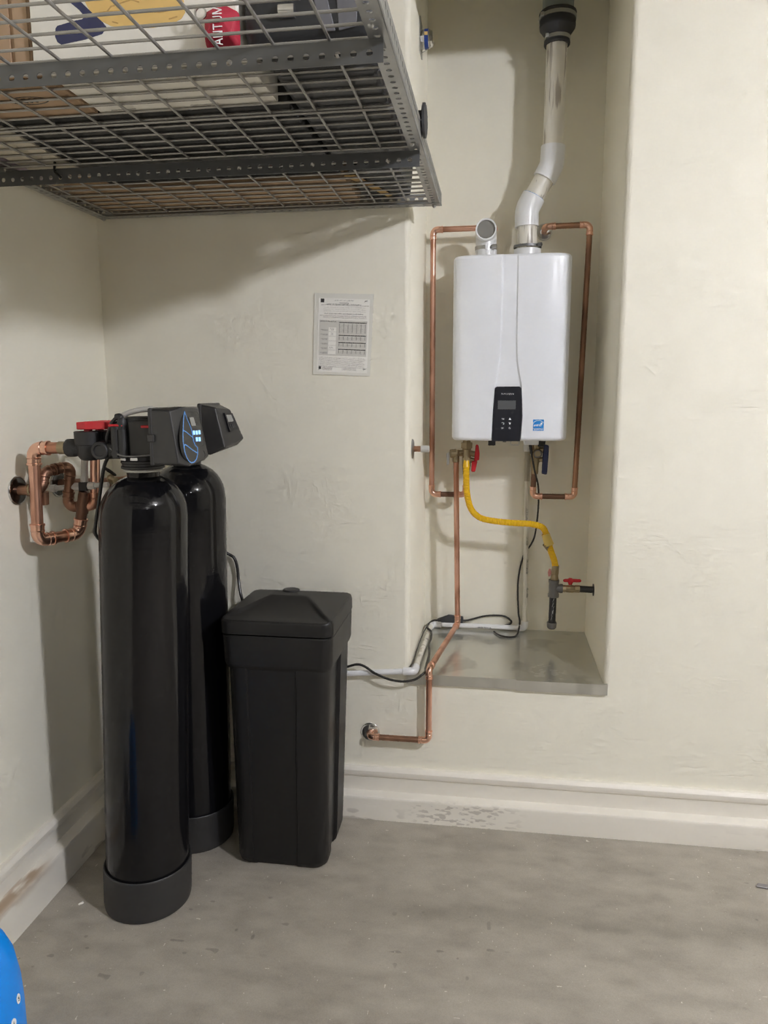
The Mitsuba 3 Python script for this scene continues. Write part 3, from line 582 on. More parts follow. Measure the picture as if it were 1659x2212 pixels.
# ------------------------------------------------------------------ softener tanks
def shear(mesh, lean): 
    mesh = mesh.copy(); mesh.vertices[:, 0] += lean*mesh.vertices[:, 2]; return mesh
def tank(key, cx, cy, lean, top_dz=0.0):
    prof = [(.012, 0), (.012, .120), (.03, .1285)]+[(z, .1285) for z in np.linspace(.06, 1.262, 40)]
    for a in np.linspace(0, 1, 22)[1:]:
        r = .1285-(.1285-.047)*a; z = 1.262+.126*(1-((r-.0)/.1285)**2.3)**(1/2.0)
        prof.append((z, r))
    prof += [(1.389, .047), (1.400, .047), (1.400, 0)]
    m = lathe((cx, cy, 0), Z3, prof, 72); add(key+'__tank', shear(m, lean), 'tank_black', 40)
    b = lathe((cx, cy, 0), Z3, [(0, 0), (0, .130), (.004, .134), (.02, .1365), (.134, .1375), (.139, .1365), (.141, .1345), (.139, .1300), (.10, .1290)], 72)
    add(key+'__base', shear(b, lean), 'base_black', 40)
    ax = cx+lean*1.402
    add(key+'__white_ring', lathe((ax, cy, 1.397), Z3, [(0, .040), (0, .056), (.003, .058), (.007, .056), (.007, .040)], 40), 'translucent', label='pale plastic ring under the valve')
    v = [lathe((ax, cy, 1.403), Z3, [(0, .050), (.004, .062), (.010, .062), (.012, .059), (.018, .059), (.020, .062), (.026, .062), (.028, .056), (.045, .055), (.046, .050), (.052, .050), (.13, .050), (.136, .046), (.15, .046), (.154, .04), (.154, 0)], 40),
         rbox(ax-.075, ax-.02, cy-.045, cy+.06, 1.435, 1.545, .012), cyl((ax-.052, cy-.05, 1.44), (ax-.052, cy-.05, 1.53), .015), cyl((ax-.03, cy-.055, 1.44), (ax-.03, cy-.055, 1.522), .013),
         lathe((ax-.052, cy-.05, 1.452), (0, -1, 0), [(0, .012), (.012, .012), (.016, .010), (.016, 0)]), cyl((ax-.11, cy-.03, 1.463), (ax-.04, cy-.03, 1.463), .022), cyl((ax-.11, cy+.045, 1.463), (ax-.04, cy+.045, 1.463), .022),
         rbox(ax-.02, ax+.09, cy-.05, cy+.05, 1.44, 1.55, .01)]
    add(key+'__control_valve', v, 'valve_black', 40)
    return ax
k = 'water_softener'; tag(k, 'front black cylinder tank with a droplet control head, in front of the back wall corner', 'water softener')
ax = tank(k, .3607, -.5982, .0450)
vb_ = k+'__control_valve'
for i_, x in enumerate((ax-.032, ax+.002)):
    lab = onto(ext(rect(-.011, .011, -.004, .004, .002), .0012), (x, -.5982-.0565 if i_ == 0 else -.5982-.058, 1.4365), (1, 0 if i_ else -.45, 0), Z3)
    s_ = add(vb_+'__sticker', lab, 'print_white', False, label='small white label')
add(k+'__red_clip', hull([(.356, -.655, 1.533), (.394, -.655, 1.533)], .004), 'red', label='red retaining clip')
add(k+'__red_clip', hull([(.455, -.655, 1.530), (.485, -.655, 1.530)], .004), 'red', label='red retaining clip')
add(k+'__cap_elbow', [lathe((.390, -.645, 1.522), Z3, [(0, .0135), (.012, .0145), (.026, .013), (.034, .008), (.034, 0)]), tube(spline([(.390, -.645, 1.545), (.384, -.645, 1.557), (.372, -.643, 1.556)]), [.010]*20+[.008], 14)], 'valve_black', label='black elbow cap on the valve')
# housing with droplet front
HN = .015/.166
def face1(y, z, lift=0.0): return np.array([.5895+(1.587-z)*HN+lift, y, z])
yc = -.612
def ring_pts(x, y0, y1, z0, z1, r): return [(x, y, z) for y in (y0+r, y1-r) for z in (z0+r, z1-r)]
cov = k+'__control_housing'
rear = ring_pts(.514, -.712, -.505, 1.427, 1.581, .008)
mid = [(.562, -.712+.008, 1.571), (.580, -.712+.008, 1.434), (.560, -.515, 1.576), (.576, -.515, 1.430)]
front = [face1(-.674, 1.583, -.004), face1(-.573, 1.577, -.004), face1(-.538, 1.440, -.004), face1(-.680, 1.424, -.004)]
hm = hull(rear+mid+front, [.008]*8+[.004]*4)
add(cov, hm, 'cover_black', 25, label='black control housing with a blue droplet outline')
add(cov+'__rear_rim', rbox(.501, .514, -.715, -.503, 1.424, 1.584, .006), 'cover_black')
add(cov+'__latch', rbox(.499, .520, -.720, -.706, 1.490, 1.512, .004), 'cover_black')
def on_face(m2, lift=.0004):      # a mesh drawn in (y, z) onto the housing front
    m2 = m2.copy(); v = m2.vertices.copy(); y, z, h = v[:, 0], v[:, 1], v[:, 2]
    m2.vertices = np.stack([.5895+(1.587-z)*HN+lift+h, y, z], 1); return m2
out = [(-.671, 1.573), (-.683, 1.555), (-.694, 1.53), (-.703, 1.51), (-.7065, 1.494), (-.7065, 1.477), (-.704, 1.461), (-.695, 1.445), (-.682, 1.434), (-.669, 1.4295), (-.651, 1.430), (-.63, 1.437), (-.616, 1.452), (-.613, 1.468), (-.627, 1.476), (-.636, 1.489), (-.637, 1.506), (-.639, 1.52), (-.644, 1.531), (-.659, 1.55), (-.671, 1.573)]
l1 = [(-.696, 1.522), (-.682, 1.518), (-.656, 1.507), (-.637, 1.499)]
l2 = [(-.706, 1.470), (-.703, 1.481), (-.696, 1.483), (-.683, 1.478), (-.652, 1.465), (-.616, 1.452)]
add(cov+'__droplet_badge', on_face(ext(Polygon(out).buffer(.0022), .0090), -.0086), 'cover_black', False, label='raised droplet shaped badge')
lines = unary_union([LineString(q).buffer(.0017, quad_segs=4) for q in (out, l1, l2)])
add(cov+'__droplet_outline', on_face(ext(lines, .0012)), 'line_blue', False, label='blue droplet emblem outline')
add(cov+'__display', on_face(ext(Polygon([(-.646, 1.557), (-.575, 1.555), (-.575, 1.529), (-.639, 1.531)]), .0008)), 'gloss_black', False)
add(cov+'__display_reflection', on_face(ext(Polygon([(-.644, 1.556), (-.614, 1.5555), (-.604, 1.531), (-.636, 1.532)]), .0006), .0010), 'lcd_grey', False, label='grey lit part of the display')  # reflection painted as a grey patch on the dark screen
groove = LineString([(-.640, 1.572), (-.585, 1.570), (-.568, 1.560), (-.556, 1.500), (-.553, 1.482), (-.562, 1.473), (-.578, 1.470)]).buffer(.0010)
add(cov+'__panel_groove', on_face(ext(groove, .0004)), 'gloss_black', False)
add(cov+'__knob_mark', on_face(ext(Point(-.572, 1.446).buffer(.011).difference(Point(-.575, 1.446).buffer(.0105)), .0006)), 'gloss_black', False)
for (y, z) in ((-.624, 1.512), (-.604, 1.511), (-.584, 1.511), (-.609, 1.492), (-.589, 1.491)):
    key = add(cov+'__button', on_face(ext(rect(y-.0065, y+.0065, z-.006, z+.006, .0015), .0012)), 'led_blue', False, label='lit blue button')
    scene[key]['emitter'] = dict(type='area', radiance={'type': 'rgb', 'value': [.14, .28, .75]})
# bypass valve with red handles
bp = k+'__bypass_valve'
add(bp, [lathe((.258, -.60, 1.428), Z3, [(0, .020), (.004, .027), (.014, .034), (.045, .037), (.047, .040), (.084, .041), (.086, .038), (.086, 0)], 28), lathe((.290, -.545, 1.428), Z3, [(0, .020), (.004, .027), (.014, .034), (.045, .037), (.047, .040), (.084, .041), (.086, .038), (.086, 0)], 28),
         cyl((.225, -.60, 1.464), (.36, -.60, 1.464), .024), cyl((.225, -.53, 1.464), (.36, -.53, 1.464), .024),
         lathe((.187, -.60, 1.464), X3, [(0, .018), (0, .024), (.006, .0275), (.026, .0275), (.030, .025), (.04, .024)], 10),
         lathe((.205, -.53, 1.464), X3, [(0, .018), (0, .024), (.006, .0275), (.026, .0275), (.030, .025), (.04, .024)], 10)], 'valve_black', 40, label='black bypass valve body')
add(bp+'__cap', lathe((.318, -.60, 1.460), (0, -1, 0), [(0, .022), (.03, .022), (.033, .026), (.052, .026), (.055, .023), (.055, .017), (.050, .015), (.050, 0)], 32), 'valve_black', 40)
for dy in (0, .065):
    add(bp+'__handle', [hull([(.232, -.612+dy, 1.522), (.232, -.588+dy, 1.522), (.262, -.621+dy, 1.522), (.262, -.579+dy, 1.522), (.320-dy*.5, -.618+dy, 1.523), (.320-dy*.5, -.582+dy, 1.523), (.232, -.612+dy, 1.538), (.232, -.588+dy, 1.538), (.262, -.62+dy, 1.540), (.262, -.58+dy, 1.540), (.320-dy*.5, -.618+dy, 1.540), (.320-dy*.5, -.582+dy, 1.540)], .003), cyl((.258, -.60+dy, 1.51), (.258, -.60+dy, 1.52), .012)], 'red', 30, label='red arrow shaped handle')
add(k+'__drain_tube', tube(spline([(.262, -.50, 1.490), (.277, -.50, 1.518), (.316, -.50, 1.555), (.362, -.50, 1.571), (.41, -.50, 1.576), (.45, -.50, 1.570)]), .0085, 12), 'translucent', label='grey translucent hose arching over the valve')
add(k+'__cable', tube(spline([(.373, -.643, 1.556), (.357, -.643, 1.540), (.346, -.642, 1.515), (.338, -.642, 1.49), (.322, -.60, 1.45), (.300, -.57, 1.435), (.283, -.57, 1.40), (.258, -.565, 1.30), (.238, -.56, 1.22), (.236, -.555, 1.19), (.246, -.52, 1.155), (.26, -.44, 1.12), (.27, -.40, 1.0)]), .0052, 10), 'cable_black', label='black cable hanging beside the tank')
add(k+'__valve_wire', tube(spline([(.352, -.652, 1.468), (.38, -.662, 1.452), (.41, -.667, 1.446), (.46, -.66, 1.448), (.51, -.64, 1.455)]), .0028, 8), 'iron')

k = 'carbon_filter_tank'; tag(k, 'second black cylinder tank with a plain control head, behind the front tank', 'water filter')
ax2 = tank(k, .377, -.2344, .0200)
cov2 = k+'__control_housing'
pts2 = [(.496, -.312, 1.580), (.496, -.155, 1.577), (.498, -.312, 1.432), (.498, -.155, 1.440),
        (.540, -.308, 1.570), (.557, -.228, 1.562), (.566, -.306, 1.450), (.591, -.208, 1.472), (.520, -.312, 1.430), (.575, -.215, 1.455)]
add(cov2, hull(pts2, .008), 'cover_black', 25, label='plain black control housing')
add(cov2+'__rear_rim', rbox(.484, .500, -.324, -.146, 1.421, 1.590, .007), 'cover_black')
nf = np.cross([0, .13, -.00], [0.042, 0, -.10]); 
def face2(a, b):   # a along y 0..1, b downwards 0..1 on the sloping front, then lifted off it
    p0, p1, p2, p3 = np.array((.5475, -.305, 1.570)), np.array((.5645, -.226, 1.563)), np.array((.5735, -.303, 1.450)), np.array((.5985, -.205, 1.473))
    return (1-b)*((1-a)*p0+a*p1)+b*((1-a)*p2+a*p3)
def patch(a0, a1, b0, b1, lift):
    q = np.array([face2(a0, b1), face2(a1, b1), face2(a1, b0), face2(a0, b0)]); n_ = np.cross(q[1]-q[0], q[3]-q[0]); n_ /= np.linalg.norm(n_)
    v = np.vstack([q-n_*.004, q+n_*lift]); f = [[0, 2, 1], [0, 3, 2], [4, 5, 6], [4, 6, 7]]
    for i in range(4): j = (i+1) % 4; f += [[i, j, 4+j], [i, 4+j, 4+i]]
    return tm(v, f)
add(cov2+'__control_pad', patch(.30, .88, .10, .66, .0092), 'gloss_black', False)
add(cov2+'__display', patch(.36, .72, .16, .38, .0100), 'lcd_grey', False)
for a_ in (.38, .50, .62): add(cov2+'__button', patch(a_, a_+.09, .44, .58, .0100), 'rubber', False)

# ------------------------------------------------------------------ salt (brine) tank
k = 'salt_tank'; tag(k, 'square black plastic salt tank with a peaked lid beside the tall tanks', 'salt tank')
def rrect(cx, cy, hx, hy, r, n=7, rib=None):
    pts = []
    for (sx, sy, a0) in ((1, 1, 0), (-1, 1, 90), (-1, -1, 180), (1, -1, 270)):
        for a in np.linspace(a0, a0+90, n): pts.append((cx+sx*(hx-r)+r*math.cos(math.radians(a)), cy+sy*(hy-r)+r*math.sin(math.radians(a))))
    return pts
def loft(sections, capb=True, capt=True):
    n = len(sections[0][0]); v = np.vstack([[(x, y, z) for x, y in s] for s, z in sections]); i = np.arange(n); j = (i+1) % n; f = []
    for q in range(len(sections)-1): f += [np.stack([q*n+i, q*n+j, (q+1)*n+j], 1), np.stack([q*n+i, (q+1)*n+j, (q+1)*n+i], 1)]
    m = len(sections)-1; c0 = np.mean(v[:n], 0); c1 = np.mean(v[m*n:], 0); v = np.vstack([v, c0, c1])
    if capb: f.append(np.stack([j, i, i*0+len(v)-2], 1))
    if capt: f.append(np.stack([m*n+i, m*n+j, i*0+len(v)-1], 1))
    return tm(v, np.vstack(f))
def ribbed(cx, cy, hx, hy, r, depth):     # rounded rectangle with recessed panels on each side
    pts = np.array(rrect(cx, cy, hx, hy, r, 7)); P_ = LineString(np.vstack([pts, pts[:1]])); L = P_.length
    s_ = np.linspace(0, L, 361)[:-1]; q = np.array([P_.interpolate(t).coords[0] for t in s_]); c_ = q-[cx, cy]
    out_ = q.copy()
    for i in range(len(q)):
        u, v_ = c_[i][0]/hx, c_[i][1]/hy
        if abs(v_) > .985 and abs(v_) >= abs(u): 
            t = u; d = 1 if (-.62 < t < -.16 or .16 < t < .70) else 0
            d = 0 if abs(t) < .16 else d
            out_[i, 1] -= np.sign(v_)*depth*(1 if -.60 < t < .36 else 0)*1.0
        elif abs(u) > .985: 
            t = v_; out_[i, 0] -= np.sign(u)*depth*2.0*(1 if -.50 < t < .10 else 0)
    return [tuple(p_) for p_ in out_]
bcx, bcy = .752, -.235
def bsec(z, grow=0.0, depth=.006):
    t = z/.735; cx = .7465+(.7615-.7465)*t; hx = .160+(.172-.160)*t+grow; hy = .158+(.182-.158)*t+grow; cy = -.232-.010*t
    return ribbed(cx, cy, hx, hy, .040, depth), z
body = loft([bsec(0, -.014, .004), bsec(.012, -.004, .005), bsec(.03)]+[bsec(z) for z in np.linspace(.08, .70, 8)]+[bsec(.74, 0, .002)])
add(k+'__body', body, 'black_plastic', 30)
def rsec(z, g): return rrect(.7605, -.2440, .1830+g, .1860+g, .036, 9), z
add(k+'__rim', loft([rsec(.722, -.012), rsec(.734, -.004), rsec(.746, 0), rsec(.840, .003), rsec(.844, .0), rsec(.846, -.02)]), 'black_plastic', 30, label='wider collar under the lid')
def lid():
    n = 121; cx, cy, hx, hy, r = .7600, -.2450, .1885, .1885, .034
    u, v = np.meshgrid(np.linspace(-1, 1, n), np.linspace(-1, 1, n))
    # square grid to rounded rectangle: pull corners in
    k_ = np.maximum(np.abs(u), np.abs(v)); x, y = u*hx, v*hy
    dx, dy = np.abs(x)-(hx-r), np.abs(y)-(hy-r); cm = (dx > 0) & (dy > 0)
    rad = np.hypot(dx, dy); m_ = np.maximum(dx, dy); sc_ = np.where(cm & (rad > 0), m_/np.maximum(rad, 1e-9), 1)
    x = np.where(cm, np.sign(x)*((hx-r)+dx*sc_), x); y = np.where(cm, np.sign(y)*((hy-r)+dy*sc_), y)
    pu, pv = .34, .10
    a = np.clip((1-np.abs(u))/(1-pu), 0, 1); b_front = np.clip((v+1)/.92, 0, 1); b_back = np.clip((1-v)/.75, 0, 1)
    front = b_front < np.minimum(a, b_back)
    h = np.minimum(np.minimum(a, b_back), b_front)
    hh = .012+.040*h
    ridge = np.minimum(a, b_back)
    scoop = np.clip((ridge-b_front)/.18, 0, 1)
    hh = np.where(front, .010+.042*(b_front**2.1)-.003*scoop*np.minimum(1, b_front*6)*(1-b_front), hh)
    hh = gaussian_filter(hh, 1.3, mode='nearest')
    edge = np.clip((1-k_)/.045, 0, 1); hh = hh*np.sqrt(np.clip(1-(1-edge)**2, 0, 1))
    top = np.stack([cx+x, cy+y, .886+hh], -1).reshape(-1, 3); i = np.arange(n*n).reshape(n, n)
    q = np.stack([i[:-1, :-1], i[:-1, 1:], i[1:, 1:], i[1:, :-1]], -1).reshape(-1, 4); f = [q[:, [0, 1, 2]], q[:, [0, 2, 3]]]
    rim = np.r_[i[0], i[1:, -1], i[-1, -2::-1], i[-2:0:-1, 0]]; low = top[rim].copy(); low[:, 2] = .849
    nv = len(top); r1 = np.arange(len(rim)); r2 = (r1+1) % len(rim)
    f += [np.stack([nv+r1, nv+r2, rim[r2]], 1), np.stack([nv+r1, rim[r2], rim[r1]], 1)]
    v_ = np.vstack([top, low, [(cx, cy, .849)]]); f.append(np.stack([nv+r2, nv+r1, r1*0+len(v_)-1], 1))
    return tm(v_, np.vstack(f))
ld = add(k+'__lid', lid(), 'black_plastic', 30)
add(ld+'__cap', lathe((.752, -.195, .925), (.0, .06, 1), [(0, .030), (.014, .030), (.017, .027), (.017, 0)], 28), 'valve_black', label='round cap at the peak of the lid')
k = 'salt_tank_cable'; tag(k, 'black cable from behind the rear tank down to the salt tank lid', 'cable')
add(k, tube(spline([(.398, -.19, 1.445), (.392, -.12, 1.42), (.388, -.07, 1.32), (.392, -.045, 1.15), (.425, -.030, 1.055), (.458, -.022, 1.024), (.482, -.02, 1.008), (.493, -.02, .975), (.498, -.022, .925), (.512, -.04, .868), (.53, -.035, .80), (.56, -.035, .70)]), .0055, 10), 'cable_black')

# ------------------------------------------------------------------ copper on the left wall
r1 = .0174; r2_ = .0150
k = 'softener_inlet_pipe'; tag(k, 'thick bright copper loop hanging from the bypass valve beside the left wall', 'copper pipe')
copper_run(k, [(.19, -.60, 1.464), (.077, -.60, 1.462), (.069, -.60, 1.178), (.128, -.47, 1.178), (.158, -.472, 1.315)], r1, {3: 'copper_dark', 0: 'copper'}, R=.030)
add(k+'__union', cyl((.162, -.60, 1.464), (.192, -.60, 1.464), .0192, 24), 'brass', label='brass union at the bypass')
add(k+'__dark_sleeve', cyl((.1445, -.471, 1.245), (.156, -.472, 1.305), .0185), 'copper_dark', label='dark tarnished riser')
tee = add(k+'__black_tee', [rbox(.146, .174, -.487, -.459, 1.318, 1.346, .003)], 'valve_black', label='black saddle tee with white nuts')
tt = [((.126, -.473, 1.330), (.148, -.473, 1.331)), ((.172, -.473, 1.333), (.196, -.473, 1.335)), ((.160, -.473, 1.345), (.161, -.473, 1.364))]
for a, b in tt: add(tee+'__nut', cyl(a, b, .0125, 8), 'translucent', False, label='white plastic nut')
add(k+'__clear_tube', cyl((.161, -.473, 1.362), (.170, -.475, 1.445), .0105), 'translucent', label='clear plastic tube')
add(k+'__clear_tube', cyl((.055, -.475, 1.324), (.128, -.473, 1.330), .0085), 'translucent', label='clear plastic tube')
add(k+'__clear_tube', cyl((.194, -.473, 1.335), (.24, -.47, 1.338), .0085), 'translucent', label='clear plastic tube')
add(k+'__nut', cyl((.045, -.475, 1.323), (.062, -.475, 1.325), .0125, 8), 'translucent', False)
k = 'softener_outlet_pipe'; tag(k, 'browned copper pipe from the front wall plate, zigzagging behind the bright copper loop', 'copper pipe')
copper_run(k, [(.002, -.583, 1.330), (.078, -.575, 1.333), (.076, -.555, 1.385), (.118, -.475, 1.398), (.095, -.47, 1.262), (.185, -.46, 1.270), (.196, -.46, 1.445)], r2_, {0: 'copper_brown', 1: 'brass', 2: 'copper_dark', 3: 'copper_brown', 4: 'copper_brown'}, R=.026, fit=['copper_brown', 'copper_brown', 'copper_brown', 'copper_brown', 'copper'])
escutcheon(k, (0, -.583, 1.330), (1, 0, 0), .044, 'chrome_dark', .008)
add(k+'__coupling', cyl((.034, -.580, 1.331), (.046, -.579, 1.332), .0180), 'brass')
add(k+'__drain_tip', cyl((.078, -.565, 1.325), (.076, -.56, 1.285), .014, r2=.011), 'copper_brown')
k = 'filter_supply_pipe'; tag(k, 'brown copper pipe from the rear wall plate running behind the front tank', 'copper pipe')
copper_run(k, [(.002, -.364, 1.325), (.225, -.350, 1.333), (.245, -.20, 1.335)], r2_, {0: 'copper_dark', 1: 'copper_brown'}, R=.03, fit=['copper_brown'])
escutcheon(k, (0, -.364, 1.325), (1, 0, 0), .044, 'chrome_dark', .008)
hb = add(k+'__hose_bib', [cyl((.200, -.365, 1.335), (.205, -.39, 1.350), .013), cyl((.203, -.385, 1.345), (.225, -.395, 1.34), .012)], 'brass', label='small brass tap')
add(hb+'__lever', hull([(.182, -.39, 1.386), (.200, -.39, 1.374), (.222, -.39, 1.360)], [.003, .006, .004]), 'valve_black', label='dark lever')

# ------------------------------------------------------------------ overhead rack
ZR = 2.245
k = 'overhead_storage_rack'; tag(k, 'galvanized overhead storage rack of perforated angle and wire mesh above the tanks', 'storage rack')
Y0, Y1, RX0, RX1 = -2.46, -.022, .030, 1.255
def flange(length, w, off, pitch=.029, r=.0062, start=.012):
    p = rect(0, length, 0, w)
    n = int((length-2*start)/pitch)
    return p.difference(unary_union([Point(start+pitch*q, off).buffer(r, quad_segs=3) for q in range(n+1)]))
def angle(o, u, v, w, length, w1=.038, w2=.038, **h):    # legs along v and w from the corner line o + u t
    u, v, w = (np.asarray(q, float) for q in (u, v, w))
    a = onto(ext(flange(length, w1, w1*.55, **h), .0022), o, u, v); b = onto(ext(flange(length, w2, w2*.55, **h), .0022), o, u, w)
    return [a, b]
add(k+'__side_rail', angle((RX1, Y0, ZR), (0, 1, 0), (-1, 0, 0), (0, 0, 1), Y1-Y0), 'galvanized', False, label='perforated angle rail on the open side')
add(k+'__rail_lip', tube([(RX1+.001, Y0, ZR), (RX1+.001, Y1, ZR)], .0030, 8), 'galvanized')
add(k+'__side_rail', angle((RX0, Y0, ZR), (0, 1, 0), (1, 0, 0), (0, 0, 1), Y1-Y0), 'galvanized', False, label='perforated angle rail along the left wall')
add(k+'__end_rail', angle((RX0, Y1, ZR), (1, 0, 0), (0, -1, 0), (0, 0, 1), RX1-RX0), 'galvanized', False, label='perforated rear rail')
add(k+'__end_rail', angle((RX0, Y0, ZR), (1, 0, 0), (0, 1, 0), (0, 0, 1), RX1-RX0), 'galvanized', False, label='perforated front rail')
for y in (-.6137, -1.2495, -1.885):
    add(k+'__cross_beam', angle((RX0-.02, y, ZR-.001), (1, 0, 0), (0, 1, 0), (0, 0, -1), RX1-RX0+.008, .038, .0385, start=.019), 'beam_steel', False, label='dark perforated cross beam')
for x in (RX0+.015, RX1-.015):
    add(k+'__post', box(x-.015, x+.015, Y0+.003, Y0+.033, ZR+.003, CEIL), 'galvanized', False)
for (x, y) in ((RX1-.02, Y1-.02), (RX0+.02, Y1-.02)):
    add(k+'__bolt', [cyl((x, y, ZR+.006), (x, y, ZR-.012), .0035, 10), cyl((x, y, ZR-.003), (x, y, ZR-.009), .0075, 6)], 'steel', False)
for (x, y) in ((RX1-.026, -.665), (RX1-.026, -1.30)):
    add(k+'__bolt', [hull([(x, y, ZR+.001)], .0065)], 'galvanized')
xs = [1.143-.1053*q for q in range(11)]
def deck(y0, y1, ys):
    dk = num(k+'__wire_deck')
    fr = [tube([(RX0+.006, y, ZR+.0085), (RX1-.006, y, ZR+.0085)], .0032, 8) for y in (y0, y1)]
    add(dk, fr, 'wire_steel', label='welded wire mesh deck')
    for x in xs: add(dk+'__wire', tube([(x, y0, ZR+.0125-.0035), (x, y1, ZR+.0125-.0035)], .0032, 8), 'wire_steel')
    for y in ys: add(dk+'__wire', tube([(RX0+.004, y, ZR+.0148), (RX1-.004, y, ZR+.0148)], .0030, 8), 'wire_steel')
    ym = (y0+y1)/2
    add(dk+'__stiffener', tube([(RX0+.004, ym, ZR+.0045), (RX1-.004, ym, ZR+.0045)], .0034, 8), 'wire_steel')
deck(-.578, -.055, [-.538+.05*q for q in range(10)])
deck(-1.186, -.622, [-1.145+.05*q for q in range(11)])
deck(-1.82, -1.235, [-1.775+.05*q for q in range(11)])
deck(-2.43, -1.90, [-2.385+.05*q for q in range(10)])

# ------------------------------------------------------------------ things on the rack
ZD = ZR+.0186
k = 'brown_ribbed_box'; tag(k, 'brown ribbed box at the left end of the rack, beside the white carton', 'box')
add(k+'__body', rbox(.12, .528, -1.185, -.932, ZD, 2.62, .004), 'cardboard')
for q in range(10): add(k+'__rib', box(.135+.04*q, .165+.04*q, -1.190, -1.184, ZD+.01, 2.60), 'cardboard', False)
bb = [onto(ext(Point(0, 0).buffer(1).difference(Point(0, 0).buffer(.9)), .0008), (.425, -1.0, ZD-.0006), X3, (0, -1, 0))]
bb = [affinity.scale(Point(0, 0).buffer(1), .045, .022).difference(affinity.scale(Point(0, 0).buffer(1), .0425, .0195))]
add(k+'__printed_logo', [onto(ext(bb[0], .0008), (.42, -1.035, ZD+.0002), X3, (0, -1, 0)), text('KW', .022, (.418, -1.035, ZD+.0002), X3, (0, -1, 0), .0008, True, True)], 'ink', False)
k = 'white_toaster_carton'; tag(k, 'white printed carton showing a dark blue knife and sliced bread', 'box')
add(k+'__body', rbox(.538, .958, -1.200, -.930, ZD, 2.60, .003), 'carton_white', 30)
blade = [(.655, 2.384), (.643, 2.357), (.650, 2.349), (.653, 2.342), (.648, 2.338), (.635, 2.337), (.596, 2.33), (.592, 2.326), (.59, 2.312), (.594, 2.303), (.601, 2.298), (.652, 2.304), (.686, 2.311), (.696, 2.321), (.689, 2.33), (.645, 2.376), (.62, 2.40), (.60, 2.42), (.575, 2.42)]
blade = [(.632, 2.366), (.643, 2.357), (.650, 2.349), (.653, 2.342), (.648, 2.338), (.635, 2.337), (.596, 2.33), (.592, 2.326), (.59, 2.312), (.594, 2.303), (.601, 2.298), (.652, 2.304), (.686, 2.311), (.696, 2.321), (.689, 2.33), (.660, 2.356), (.625, 2.39), (.580, 2.43), (.55, 2.43)]
add(k+'__printed_knife', onto(ext(Polygon(blade).buffer(.001), .0012), (0, -1.1995, 0), X3, Z3), 'print_navy', False)
bread = Polygon([(.600, 2.425), (.655, 2.370), (.667, 2.347), (.674, 2.34), (.706, 2.323), (.73, 2.318), (.791, 2.314), (.83, 2.318), (.849, 2.326), (.857, 2.336), (.855, 2.358), (.850, 2.40), (.84, 2.43)])
add(k+'__printed_bread', onto(ext(bread, .0010), (0, -1.1995, 0), X3, Z3), 'bread_tan', False)
add(k+'__printed_bread_crust', [onto(ext(LineString(q).buffer(.0012), .0014), (0, -1.1995, 0), X3, Z3) for q in ([(.667, 2.347), (.70, 2.349), (.76, 2.345), (.806, 2.340), (.852, 2.345)], [(.70, 2.349), (.708, 2.357), (.75, 2.366), (.765, 2.361)], [(.710, 2.33), (.72, 2.327)], [(.825, 2.327), (.84, 2.330)])], 'bread_edge', False)
tx = []
for q in range(3):
    y = -1.045+.045*q
    for a in range(4): 
        if (a+q) % 2 == 0: tx.append(box(.57+.095*a, .57+.095*a+.06, y, y+.0035, ZD-.0006, ZD+.0006)); tx.append(box(.57+.095*a, .57+.095*a+.045, y+.009, y+.012, ZD-.0006, ZD+.0006))
add(k+'__fine_print', tx, 'ink_grey', False)
k = 'crimson_bag'; tag(k, 'crimson bag panel with white lettering between the white carton and the black bag', 'bag')
add(k+'__body', hull([(.908, -1.205, ZD+.012), (.955, -1.205, ZD+.012), (.908, -1.205, 2.322), (.955, -1.205, 2.320), (.932, -1.205, 2.332), (.912, -1.222, ZD+.02), (.95, -1.222, ZD+.02), (.932, -1.222, 2.31)], .010), 'crimson', 30)
add(k+'__lettering', text('ANTUM', .018, (.932, -1.2335, 2.293), (0, .0, 1), (-1, 0, 0), .0015, False, True, .066), 'print_white', False, label='white upright lettering')
add(k+'__zip_ring', lathe((.896, -1.222, 2.322), (0, -1, 0), [(0, .012), (.003, .012), (.003, .009), (0, .009)]), 'steel')
k = 'black_duffel_bag'; tag(k, 'black duffel bag with a grey webbing strap at the open end of the rack', 'bag')
add(k+'__body', hull([(1.0, -1.17, 2.30), (1.19, -1.17, 2.30), (1.0, -1.17, 2.42), (1.19, -1.17, 2.42), (1.0, -1.13, 2.30), (1.19, -1.13, 2.30), (1.0, -1.13, 2.42), (1.19, -1.13, 2.42)], .034), 'bag_black', 40)
add(k+'__webbing_strap', hull([(1.125, -1.203, 2.285), (1.145, -1.203, 2.285), (1.09, -1.206, 2.40), (1.115, -1.206, 2.40)], .002), 'strap_grey', label='grey webbing strap')
add(k+'__webbing_strap', hull([(1.155, -1.203, 2.285), (1.185, -1.203, 2.290), (1.15, -1.206, 2.38), (1.19, -1.206, 2.36)], .002), 'strap_grey', label='grey webbing strap')
add(k+'__buckle', cyl((1.042, -1.205, 2.322), (1.072, -1.205, 2.322), .013), 'chrome', label='shiny metal buckle')
k = 'grey_suitcase'; tag(k, 'dark grey hard shell suitcase lying flat at the right of the rack', 'suitcase')
add(k+'__shell', rbox(.985, 1.213, -1.085, -.505, ZD, 2.40, .022), 'suitcase_grey', 40)
for q in range(3):
    for s_ in range(4): add(k+'__panel', rbox(1.0+.055*q, 1.047+.055*q, -1.065+.14*s_, -.945+.14*s_, ZD-.0008+.0012, ZD+.008, .003), 'suitcase_grey')
for q in range(3): add(k+'__ridge', rbox(1.168+.016*q, 1.176+.016*q, -1.06, -.53, ZD+.002, ZD+.012, .003), 'strap_grey')
